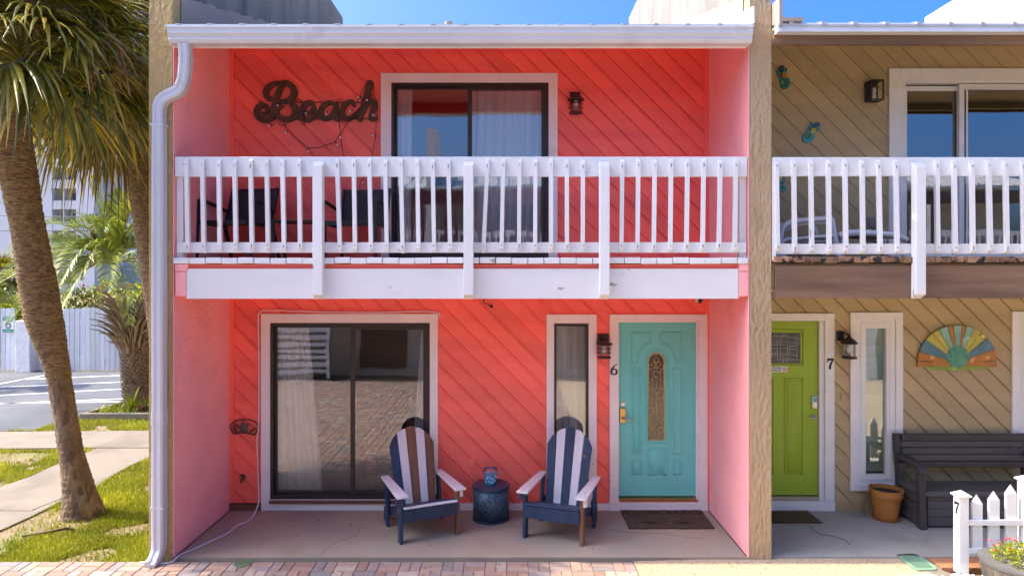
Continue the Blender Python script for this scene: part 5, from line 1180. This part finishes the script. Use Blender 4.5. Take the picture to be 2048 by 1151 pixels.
# ------------------------------------------------------------------ palms
def palm_trunk(t, pts, rads, mats, nring=240, ns=28, boots=0):
    path = smooth(pts, 12); N = len(path); rad = []
    for i in range(N):
        f = i/(N-1)*(len(rads)-1); k = min(int(f), len(rads)-2); rad.append(rads[k]*(1-f+k)+rads[k+1]*(f-k))
    b = MB(); vs = []; fs = []; prev = Vector((1,0,0))
    for j in range(nring+1):
        f = j/nring*(N-1); k = min(int(f), N-2); p = path[k].lerp(path[k+1], f-k); tt = (path[k+1]-path[k]).normalized(); r = rad[k]*(1-f+k)+rad[k+1]*(f-k)
        u = (prev-tt*prev.dot(tt)).normalized(); prev = u; v = tt.cross(u)
        for i in range(ns):
            a = 6.283*i/ns; q = noise.noise(Vector((math.cos(a)*2, math.sin(a)*2, j*.11)))*.06+noise.noise(Vector((math.cos(a)*5, math.sin(a)*5, j*.9)))*.045+.02*math.sin(j*1.9+noise.noise(Vector((math.cos(a),math.sin(a),j*.05)))*3)
            vs.append(p+(u*math.cos(a)+v*math.sin(a))*r*(1+q))
    fs = [(j*ns+i, j*ns+(i+1) % ns, (j+1)*ns+(i+1) % ns, (j+1)*ns+i) for j in range(nring) for i in range(ns)]
    lo = [0 if (vs[f[0]].z+.25*noise.noise(vs[f[0]]*3)) > 1.55 else 1 for f in fs]
    b.v = vs; b.f = fs; b.m = lo if len(mats) > 1 else [0]*len(fs); b.r = [random.random() for _ in fs]
    return b.build('trunk', mats, t, True), path
def fan(b, hub, d, pet, rad, nseg, droop, m=0, spread=112, xmax=1e9, wseg=.046, fold=.25, keep=1.0):
    d = Vector(d).normalized(); sd = d.cross(Vector((0,0,1)))
    sd = sd.normalized() if sd.length > .05 else Vector((1,0,0)); up = sd.cross(d).normalized()
    # petiole bends down
    pp = [Vector(hub)+d*pet*s-Vector((0,0,1))*pet*.16*s*s for s in (0,.33,.66,1)]
    b.tube(pp, [.022,.017,.013,.010], 5, m, r=.6)
    c = pp[-1]; dd = (pp[-1]-pp[-2]).normalized(); sd2 = dd.cross(Vector((0,0,1))); sd2 = sd2.normalized() if sd2.length > .05 else sd; up2 = sd2.cross(dd).normalized()
    tilt = random.uniform(-.5,.5)
    sdr = sd2*math.cos(tilt)+up2*math.sin(tilt); upr = sdr.cross(dd).normalized()
    for k in range(nseg):
        if random.random() > keep: continue
        a = R(-spread+2*spread*(k+.5)/nseg+random.uniform(-2,2)); u = dd*math.cos(a)+sdr*math.sin(a)+upr*(fold*abs(math.sin(a))); u.normalize()
        L = rad*(.72+.28*math.cos(a*.8))*random.uniform(.88,1.06); w = wseg*random.uniform(.8,1.1); r = random.random()
        dr = droop*random.uniform(.7,1.35); s_ = upr.cross(u).normalized()
        P_ = []
        for q in (0,.3,.55,.8,1.0): P_.append(c+u*L*q-Vector((0,0,1))*L*dr*q**2.4)
        W_ = (.25,.9,1.0,.55,.04); vs = []
        for p, ww in zip(P_, W_): vs += [p-s_*w*ww*.5, p+upr*w*ww*.16, p+s_*w*ww*.5]
        if any(p.x > xmax and -1.6 < p.y for p in P_): continue
        if any(p.x > xmax+.0 for p in P_): continue
        b.add(vs, [q for i in range(4) for q in ((3*i,3*i+1,3*i+4,3*i+3), (3*i+1,3*i+2,3*i+5,3*i+4))], m, r)
def sabal(label, pts, rads, hub, n, rmax, xmax, seed, ndead=10, stalks=6, mats=None, low=118):
    random.seed(seed)
    t = thing('fan_palm', label, 'palm tree', (pts[0][0], pts[0][1], -.1), 0, 'fan palms beside the party wall')
    o = Vector(t.location)
    palm_trunk(t, [Vector(p)-o for p in pts], rads, mats or [M['trunk'], M['trunkb']])
    hub = Vector(hub)-o; xm = xmax-o.x
    b = MB()
    for k in range(n):
        az = k*2.39996+random.uniform(-.3,.3); el = R(78-low*(k/n)**.85+random.uniform(-8,8))
        d = Vector((math.cos(az)*math.cos(el), math.sin(az)*math.cos(el), math.sin(el)))
        fan(b, hub+Vector((0,0,.35*(1-k/n)-.25)), d, rmax*random.uniform(.42,.6), rmax*random.uniform(.55,.72), 40, .28+.40*(k/n), xmax=xm)
    b.build('crown', M['fan'], t)
    b = MB()
    for k in range(ndead):
        az = random.uniform(0,6.28); el = R(random.uniform(-75,-35)); d = Vector((math.cos(az)*math.cos(el), math.sin(az)*math.cos(el), math.sin(el)))
        fan(b, hub+Vector((0,0,-.3)), d, rmax*random.uniform(.3,.45), rmax*random.uniform(.45,.6), 30, .8, xmax=xm, keep=.8)
    if ndead: b.build('dead_fronds', M['fan_dead'], t)
    b = MB()
    for k in range(stalks):
        az = random.uniform(0,6.28); q = rmax*random.uniform(.55,.8); d = Vector((math.cos(az), math.sin(az), 0))
        st = smooth([hub, hub+d*q*.5+Vector((0,0,.35)), hub+d*q+Vector((0,0,-.05)), hub+d*q*1.15+Vector((0,0,-.6))], 5)
        if max(p.x for p in st) > xm-.1: continue
        b.tube(st, .011, 5)
        for j in range(90):
            p = st[int(random.uniform(.35,1)*(len(st)-1))]; u = Vector((random.uniform(-1,1),random.uniform(-1,1),random.uniform(-1,.4))); L = random.uniform(.12,.34)
            e = p+u*L*.6; e2 = e+Vector((random.uniform(-.5,.5),random.uniform(-.5,.5),-.7))*L*.5
            if max(e.x, e2.x) > xm: continue
            b.tube([p, e, e2], .0028, 3, caps=False)
    b.build('fruit_stalks', M['stalk'], t)
    return t
def px_path(lst, Y): return [Vector((X(a,y_), y_, Z(c,y_))) for (a, c), y_ in ((q, Y) for q in lst)]
base = G(167,1031)
sabal('large leaning fan palm with a bare tapering trunk on the grass nearest the house',
      [(base.x, base.y, -.13)]+[Vector((X(u,yy), yy, Z(v,yy))) for u, v, yy in ((156,970,.04),(142,900,0),(129,820,-.05),(115,740,-.1),(100,680,-.15),(86,630,-.2),(74,560,-.28),(64,500,-.36),(46,400,-.5),(34,330,-.6),(18,240,-.75),(6,160,-.9))],
      [.235,.165,.130,.122,.122,.150,.184,.190,.188,.17,.176,.18,.175,.155], (X(48,-.95), -.95, Z(92,-.95)), 62, 1.5, -3.62, 21, 0, 11, None, 86)
sabal('second fan palm half hidden behind the downspout with a dark ringed trunk', [Vector((X(352,2.2),2.2,-.12))]+px_path([(345,800),(336,700),(323,600),(308,500),(293,400),(281,300),(268,200),(255,110)], 2.2),
      [.28,.24,.235,.23,.225,.22,.22,.22,.20], (X(222,2.2), 2.2, Z(70,2.2)), 58, 1.85, -3.62, 33, 10, 12, [M['trunk']])

# feather palm by the car park
t = thing('feather_palm', 'grey green feather palm with shaggy old leaf bases by the car park', 'palm tree', (X(277,6.6), 6.6, -.1))
random.seed(8); o = Vector(t.location)
palm_trunk(t, [Vector((0,0,-.05)), Vector((0,0,.5)), Vector((-.03,0,1.0)), Vector((-.10,0,1.45))], [.30,.27,.285,.33], [M['trunkb']], 60)
b = MB()
for k in range(420):          # stubs of cut leaves up the trunk
    z = .02+1.25*k/420; a = k*2.4; r_ = .275; u = Vector((math.cos(a), math.sin(a), 0)); p = Vector((-.06*z,0,z))+u*r_
    b.bar(p-u*.02, p+u*.045+Vector((0,0,.045)), .055, .02, w1=.03, d1=.008, up=(0,0,1))
for k in range(150):          # long dry leaf bases flaring out under the crown
    f = k/150; a = k*2.39996; z = 1.15+.9*f; r_ = .30-.1*f; u = Vector((math.cos(a), math.sin(a), 0)); p = Vector((-.08-.12*f,0,z))+u*r_*.8
    L = random.uniform(.3,.66); c = [p, p+u*L*.28+Vector((0,0,L*.45)), p+u*L*.62+Vector((0,0,L*.72)), p+u*L*.95+Vector((0,0,L*.80))]
    b.tube(smooth(c, 3), [.062,.055,.046,.036,.028,.022,.018,.013,.010,.008][:len(smooth(c,3))], 5, sy=.5)
b.build('leaf_bases', M['boot'], t)
hub = Vector((X(228,6.6)-o.x, 0, Z(520,6.6)+.1)); b = MB()
def feather(b, hub, az, el, L, curve, n=52, ll=.52, up_=0):
    d = Vector((math.cos(az)*math.cos(el), math.sin(az)*math.cos(el), math.sin(el))); sd = d.cross(Vector((0,0,1))).normalized()
    pts = [hub+d*L*s-Vector((0,0,1))*curve*L*s*s*(.6+.4*s)-Vector((0,0,1))*0 for s in [i/14 for i in range(15)]]
    b.tube(pts, [.022*(1-i/15)+.004 for i in range(15)], 5, r=.8)
    for k in range(n):
        s = .16+.84*k/n; f = s*14; i = min(int(f), 13); p = pts[i].lerp(pts[i+1], f-i); tt = (pts[i+1]-pts[i]).normalized(); up = sd.cross(tt).normalized()
        l = ll*math.sin(math.pi*(.14+.80*s))**.7*random.uniform(.85,1.1)
        for g in (-1, 1):
            u = (tt*.75+sd*g*.62+up*.48+Vector((random.uniform(-.08,.08),)*3)).normalized(); q = p+u*l*.55; e = p+u*l-Vector((0,0,1))*l*.22; w_ = up.cross(u).normalized()*.0115
            b.add([p-w_*.6, p+w_*.6, q+w_, q-w_, e], [(0,1,2,3), (3,2,4)], 0, min(1, max(0, random.gauss(.45,.3))))
fr = [(180,20,1.9,.55),(196,38,1.9,.55),(165,45,1.7,.6),(150,12,1.6,.7),(210,8,2.0,.5),(172,62,1.7,.5),(120,70,1.7,.35),(95,80,1.7,.25),(70,74,1.8,.3),(50,62,1.8,.45),(20,55,1.6,.6),(0,40,1.5,.7),(340,30,1.5,.8),(300,35,1.5,.9),(270,50,1.4,1.0),(240,48,1.5,.85),(255,15,1.3,1.0),(225,62,1.6,.6),(285,70,1.6,.6),(320,62,1.5,.6),(190,-5,1.7,.6),(230,-10,1.3,.8),(310,0,1.3,.9),(205,78,1.8,.2),(30,78,1.9,.2),(355,72,1.7,.35),(135,30,1.7,.6),(100,25,1.5,.7),(60,25,1.5,.8),(188,30,2.0,.5),(176,12,1.9,.6),(218,26,1.8,.6),(262,30,1.5,.8),(160,28,1.8,.55),(200,52,1.9,.45)]
for az, el, L, c in fr: feather(b, hub+Vector((0,0,random.uniform(-.1,.1))), R(az+random.uniform(-6,6)), R(el), L*1.18, c)
b.build('fronds', M['pindo'], t)
b = MB(); b.tube(smooth([hub+Vector((-.25,-.2,.2)), hub+Vector((-.30,-.22,.45)), hub+Vector((-.33,-.24,.75))], 4), [.03,.045,.055,.06,.06,.05,.04,.025,.005], 8); b.build('spathe', M['fan_dead'], t, True)
# bed under the feather palm
bed = [G(163,829,-.05), G(303,829,-.05), (G(303,829,-.05)[0]+1.6, 5.86), (G(303,829,-.05)[0]+1.6, 7.7), (-8.3, 7.7)]
b = MB(); P0, P1 = G(162,834,-.05), G(306,834,-.05)
b.box(P0.x, P1.x+1.4, P0.y-.06, P0.y+.06, -.12, .035); b.bar((P0.x+.05, P0.y+.06, -.04), (-8.25, 7.7, -.04), .12, .15); structure(b.build('kerb', M['walk'], bevel=.01))
b = MB()
for k in range(1500):
    x = random.uniform(P0.x+.15, P1.x+.6); y = random.uniform(P0.y+.1, P0.y+1.4); q = noise.noise((x*2,y*2,1))
    if q < -.15: continue
    h = random.uniform(.05,.22)*(1+q); a = random.random()*6.28; u = Vector((math.cos(a), math.sin(a), 0)); p = Vector((x,y,-.1)); s_ = Vector((-u.y,u.x,0))*.009
    b.add([p-s_, p+s_, p+u*h*.35+Vector((0,0,h*.7))+s_*.7, p+u*h*.35+Vector((0,0,h*.7))-s_*.7, p+u*h*.7+Vector((0,0,h))], [(0,1,2,3),(3,2,4)], 0)
o_ = b.build('bed_weeds', M['flowg'], None); tag(o_, 'low green weeds in the kerbed bed under the feather palm', 'ground cover', kind='stuff')
random.seed(4)
for px, py in ((700/2.67,974/1), ):
    pass
t = thing('spiky_plant', 'small upright leafy plant in front of the feather palm trunk', 'plant', (X(262,5.95), 5.95, -.1))
b = MB()
for k in range(14):
    a = k*2.4; u = Vector((math.cos(a),math.sin(a),0)); h = random.uniform(.35,.62); s_ = Vector((-u.y,u.x,0))*.016
    b.add([-s_, s_, u*.08+Vector((0,0,h*.6))+s_, u*.08+Vector((0,0,h*.6))-s_, u*.2+Vector((0,0,h))], [(0,1,2,3),(3,2,4)])
b.build('leaves', M['flowg'], t)
t = thing('red_bromeliad', 'dark red leafy plant at the foot of the feather palm', 'plant', (X(292,6.0), 5.98, -.1))
b = MB(); rm = mat('red_leaf', (.16,.02,.03), .5, .2, 4, rnd=.4)
for k in range(26):
    a = k*2.4; u = Vector((math.cos(a),math.sin(a),0)); h = random.uniform(.12,.26); s_ = Vector((-u.y,u.x,0))*.018
    b.add([-s_, s_, u*.12+Vector((0,0,h*.7))+s_, u*.12+Vector((0,0,h*.7))-s_, u*.24+Vector((0,0,h*.6))], [(0,1,2,3),(3,2,4)])
b.build('leaves', rm, t)
t = thing('fallen_frond', 'dead brown palm frond lying on the lawn beside the trunk', 'fallen frond', (*G(92,1072)[:2], -.09))
b = MB(); b.tube(smooth([(-.22,-.06,.02),(-.02,.0,.035),(.15,.06,.05),(.24,.10,.03)],4), .016, 6)
b.add([(-.05,-.05,.02),(.05,-.03,.06),(.22,.09,.07),(.05,.05,.015)], [(0,1,2,3)]); b.add([(-.25,-.02,.01),(-.1,.06,.05),(-.02,.02,.03),(-.18,-.06,.015)], [(0,1,2,3)]); b.build('stalk', M['fan_dead'], t)
b = MB(); p = G(277,952); b.add([p+Vector((-.07,-.02,.02)), p+Vector((0,-.04,.04)), p+Vector((.09,.0,.02)), p+Vector((.02,.03,.035))], [(0,1,2,3)]); b.add([p+Vector((-.02,.0,.03)), p+Vector((.1,-.03,.03)), p+Vector((.05,-.05,.02))], [(0,1,2)])
o_ = b.build('dry_leaf', M['fan_dead']); tag(o_, 'curled pale dry leaf on the lawn near the downspout', 'leaf')

# ------------------------------------------------------------------ white fence at the back of the car park
def board_fence(x0, x1, label, h0, h1, Y, seed):
    random.seed(seed); t = thing('board_fence', label, 'fence', ((x0+x1)/2, Y, -.1), 0, 'white board fences behind the car park')
    cx_ = (x0+x1)/2; b = MB(); x = x0
    while x < x1-.02:
        w_ = random.uniform(.125,.15); h = h0+(h1-h0)*(x-x0)/(x1-x0)+random.uniform(-.025,.02); yj = random.uniform(-.012,.012); e = min(x+w_, x1)
        b.prism([(x-cx_+.004,random.uniform(.0,.03)),(e-cx_-.004,random.uniform(0,.03)),(e-cx_-.004,h-.03),(e-cx_-.03,h),(x-cx_+.03,h),(x-cx_+.004,h-.03)], yj-.012, yj+.012); x = e+random.uniform(.002,.016)
    b.build('board', M['fencew'], t)
    b = MB(); b.box(-(x1-x0)/2, (x1-x0)/2, .03, .07, .35, .44); b.box(-(x1-x0)/2, (x1-x0)/2, .03, .07, 1.35, 1.44); b.build('rail', M['fencew'], t)
    return t
YF = 12.05
board_fence(X(-120,YF), X(31,YF), 'white board fence left of the stucco pillar carrying the parking sign', 1.90, 1.86, YF, 3)
board_fence(X(59,YF), X(420,YF), 'weathered white board fence behind the feather palm', 1.84, 1.93, YF, 9)
t = thing('gate_pillar', 'white stucco pillar between the two white board fences', 'pillar', (X(45,YF-.3), YF-.1, -.1))
b = MB(); b.box(-.215, .215, -.2, .2, 0, 1.50); b.build('post', M['stuccow'], t, bevel=.02)
t = thing('parking_sign', 'green and white RESERVED PARKING sign with a 6 on the white fence', 'sign', (X(17,YF-.05), YF-.06, Z(648,YF)))
b = MB(); b.box(-.155, .155, -.006, .0, -.235, .235); b.build('plate', M['signw'], t, bevel=.002)
for z0_, z1_ in ((.105, .233), (-.233, -.140)):
    b = MB(); b.box(-.153, .153, -.008, -.0061, z0_, z1_); b.build('green_band', M['signg'], t)
for tx, z_, s_ in (('RESERVED', .150, .055), ('PARKING', .092-.0, .05)):
    vs, fs = text_mb(tx, s_, bold=.001); b = MB(); b.add([(v[0], -.0085-v[2]*.3, v[1]+z_+.035) for v in vs], fs); b.build('lettering', M['signw'], t)
b = MB(); b.stroke([(p[0]*.22, p[1]*.20-.10) for p in [(.28,.95),(.05,.98),(-.22,.72),(-.30,.30),(-.20,.04),(.05,-.0),(.28,.10),(.32,.34),(.22,.56),(.0,.60),(-.22,.45)]], [.03,.03], -.011, -.0062, ramp=.002); b.build('number', mat('sign_number', (.02,.10,.13), .5), t)
b = MB(); b.box(-.10, .10, -.0095, -.0081, -.196, -.186); b.build('small_print', M['signw'], t)

# ------------------------------------------------------------------ shrubs beyond the fence
def bush(label, c, rx, ry, rz_, n, m, leaf=.10, seed=1, name='shrub', flowers=None):
    random.seed(seed); t = thing(name, label, 'shrub', (c[0], c[1], -.1), 0, 'shrubs beyond the white fence'); b = MB()
    for k in range(n):
        u = Vector((random.gauss(0,1), random.gauss(0,1), random.gauss(0,1))).normalized(); r_ = random.random()**.4
        q = noise.noise(u*2.2+Vector((seed,0,0)))*.4
        p = Vector((u.x*rx, u.y*ry, u.z*rz_))*r_*(1+q)+Vector((0,0,c[2]))
        if p.z < .05: continue
        d = (u+Vector((random.uniform(-.8,.8),random.uniform(-.8,.8),random.uniform(-.3,.8)))).normalized(); s_ = d.cross(Vector((random.uniform(-1,1),random.uniform(-1,1),1))).normalized(); L = leaf*random.uniform(.6,1.3)
        b.add([p, p+d*L*.5+s_*L*.28, p+d*L, p+d*L*.5-s_*L*.28], [(0,1,2,3)], 1 if flowers and random.random() < flowers else 0)
    b.build('foliage', [m, M['petal']], t)
    b = MB()
    for k in range(5):
        a = k*1.26; b.tube([(0.1*math.cos(a),.1*math.sin(a),0), (rx*.4*math.cos(a), ry*.4*math.sin(a), c[2])], [.03,.012], 5)
    b.build('stem', M['boot'], t); return t
bush('sprawling shrub with red blossoms beyond the left end of the fence', (X(10,13.2),13.2,1.55), 1.4,.6,.75, 2600, M['bushg'], .12, 2, flowers=.10)
bush('leafy green shrub rising behind the stucco pillar', (X(48,13.0),13.0,1.5), .8,.5,.8, 1800, M['flowg'], .11, 5)
bush('dark green shrub seen between the leaning trunk and the feather palm', (X(160,13.4),13.4,1.5), 1.3,.6,.9, 2400, M['bushg'], .12, 7)
bush('pink flowering bush showing through the feather palm fronds', (X(235,14.5),14.5,1.8), 1.5,.7,.9, 1500, M['flowg'], .12, 9, flowers=.08)
bush('bright green shrub beside the second fan palm', (X(300,12.9),12.9,1.5), .9,.5,1.0, 1800, M['flowg'], .12, 12)
t = thing('fan_palm', 'small spiky fan palm far left beyond the flowering shrub', 'palm tree', (X(8,17), 17, -.1), 0, 'fan palms beside the party wall'); del t['group']
random.seed(15); b = MB(); b.tube([(0,0,0),(0.05,0,1.5),(.05,0,2.7)], [.2,.17,.16], 12); b.build('trunk', M['trunk'], t, True)
b = MB()
for k in range(34):
    az = k*2.4; el = R(80-120*k/34); fan(b, (.05,0,2.75), (math.cos(az)*math.cos(el), math.sin(az)*math.cos(el), math.sin(el)), .5, .62, 22, .25)
b.build('crown', M['fan'], t)
# fronds of a low feather palm reaching in from the left behind the leaning trunk
t = thing('feather_palm', 'bright feather palm fronds reaching in from the left edge behind the leaning trunk', 'palm tree', (X(-75,9.0), 9.0, -.1))
random.seed(19); b = MB(); b.tube([(0,0,-.02),(0,0,1.6)], [.24,.22], 14); b.build('trunk', M['trunkb'], t, True)
b = MB()
for az, el, L, c in ((5,52,1.7,.5),(-12,38,1.5,.45),(20,60,1.8,.5),(-30,60,1.5,.5),(60,60,1.5,.5),(120,60,1.5,.5),(180,45,1.6,.6),(240,50,1.5,.6),(300,65,1.6,.5),(10,30,1.45,.35),(35,38,1.6,.5)): feather(b, Vector((0,0,1.85)), R(az), R(el), L, c)
b.build('fronds', M['pindo'], t)

# ------------------------------------------------------------------ far towers and wires
def tower(name, label, x0, x1, Y, h, m, cols, fl=3.0, dep=16):
    t = thing(name, label, 'tower block', ((x0+x1)/2, Y, -.1)); cx_ = (x0+x1)/2
    b = MB(); hw = (x1-x0)/2; xs_ = sorted(cols); xa = -hw
    segs = []
    for (a, c) in xs_:
        segs.append((xa, a-cx_)); xa = c-cx_
    segs.append((xa, hw))
    for a, c in segs: b.box(a, c, 0, dep, 0, h)
    for (a, c) in xs_: b.box(a-cx_, c-cx_, 1.6, dep, 0, h)
    b.build('wall', m, t)
    n_ = int(h/fl)
    for (a, c) in xs_:
        for k in range(n_):
            z = k*fl; w_ = c-a
            sl = MB(); sl.box(a-cx_+.01, c-cx_-.01, .11, 1.59, z, z+.28); sl.box(a-cx_+.01, c-cx_-.01, .05, .109, z, z+1.25); o = sl.build('balcony', m, t)
            gl_ = MB(); gl_.box(a-cx_+.2*w_, c-cx_-.3*w_, 1.5, 1.59, z+.35, z+2.5); gl_.build('window', M['hglass'], t)
    return t
tower('white_tower', 'pale blue white tower block with a column of balconies far beyond the fence', X(-260,90), X(189,90), 90, 48, M['hotelw'], [(X(104,90),X(126,90)), (X(128,90),X(152,90))])
tower('tan_tower', 'tan tower block with small balconies beyond the feather palm', X(189,118), X(420,118), 118, 36, M['hotelt'], [(X(213,118),X(226,118)), (X(250,118),X(262,118))])
for i, (za, zb, lb) in enumerate(((410,412,'highest thin power line crossing left of the leaning trunk'), (446,432,'middle thin power line crossing left of the leaning trunk'), (497,499,'thick lowest power cable left of the leaning trunk'))):
    Yw = 40; b = MB(); xa, xb = X(-400,Yw), X(700,Yw); za_, zb_ = Z(za+8,Yw), Z(zb+20,Yw)
    b.tube([(xa+(xb-xa)*k/20, Yw, za_+(zb_-za_)*k/20-.5*(1-((k-10)/10)**2)*.6) for k in range(21)], .03 if i < 2 else .06, 5)
    o_ = b.build('power_line', M['wire'], None); tag(o_, lb, 'power line', 'overhead power lines')
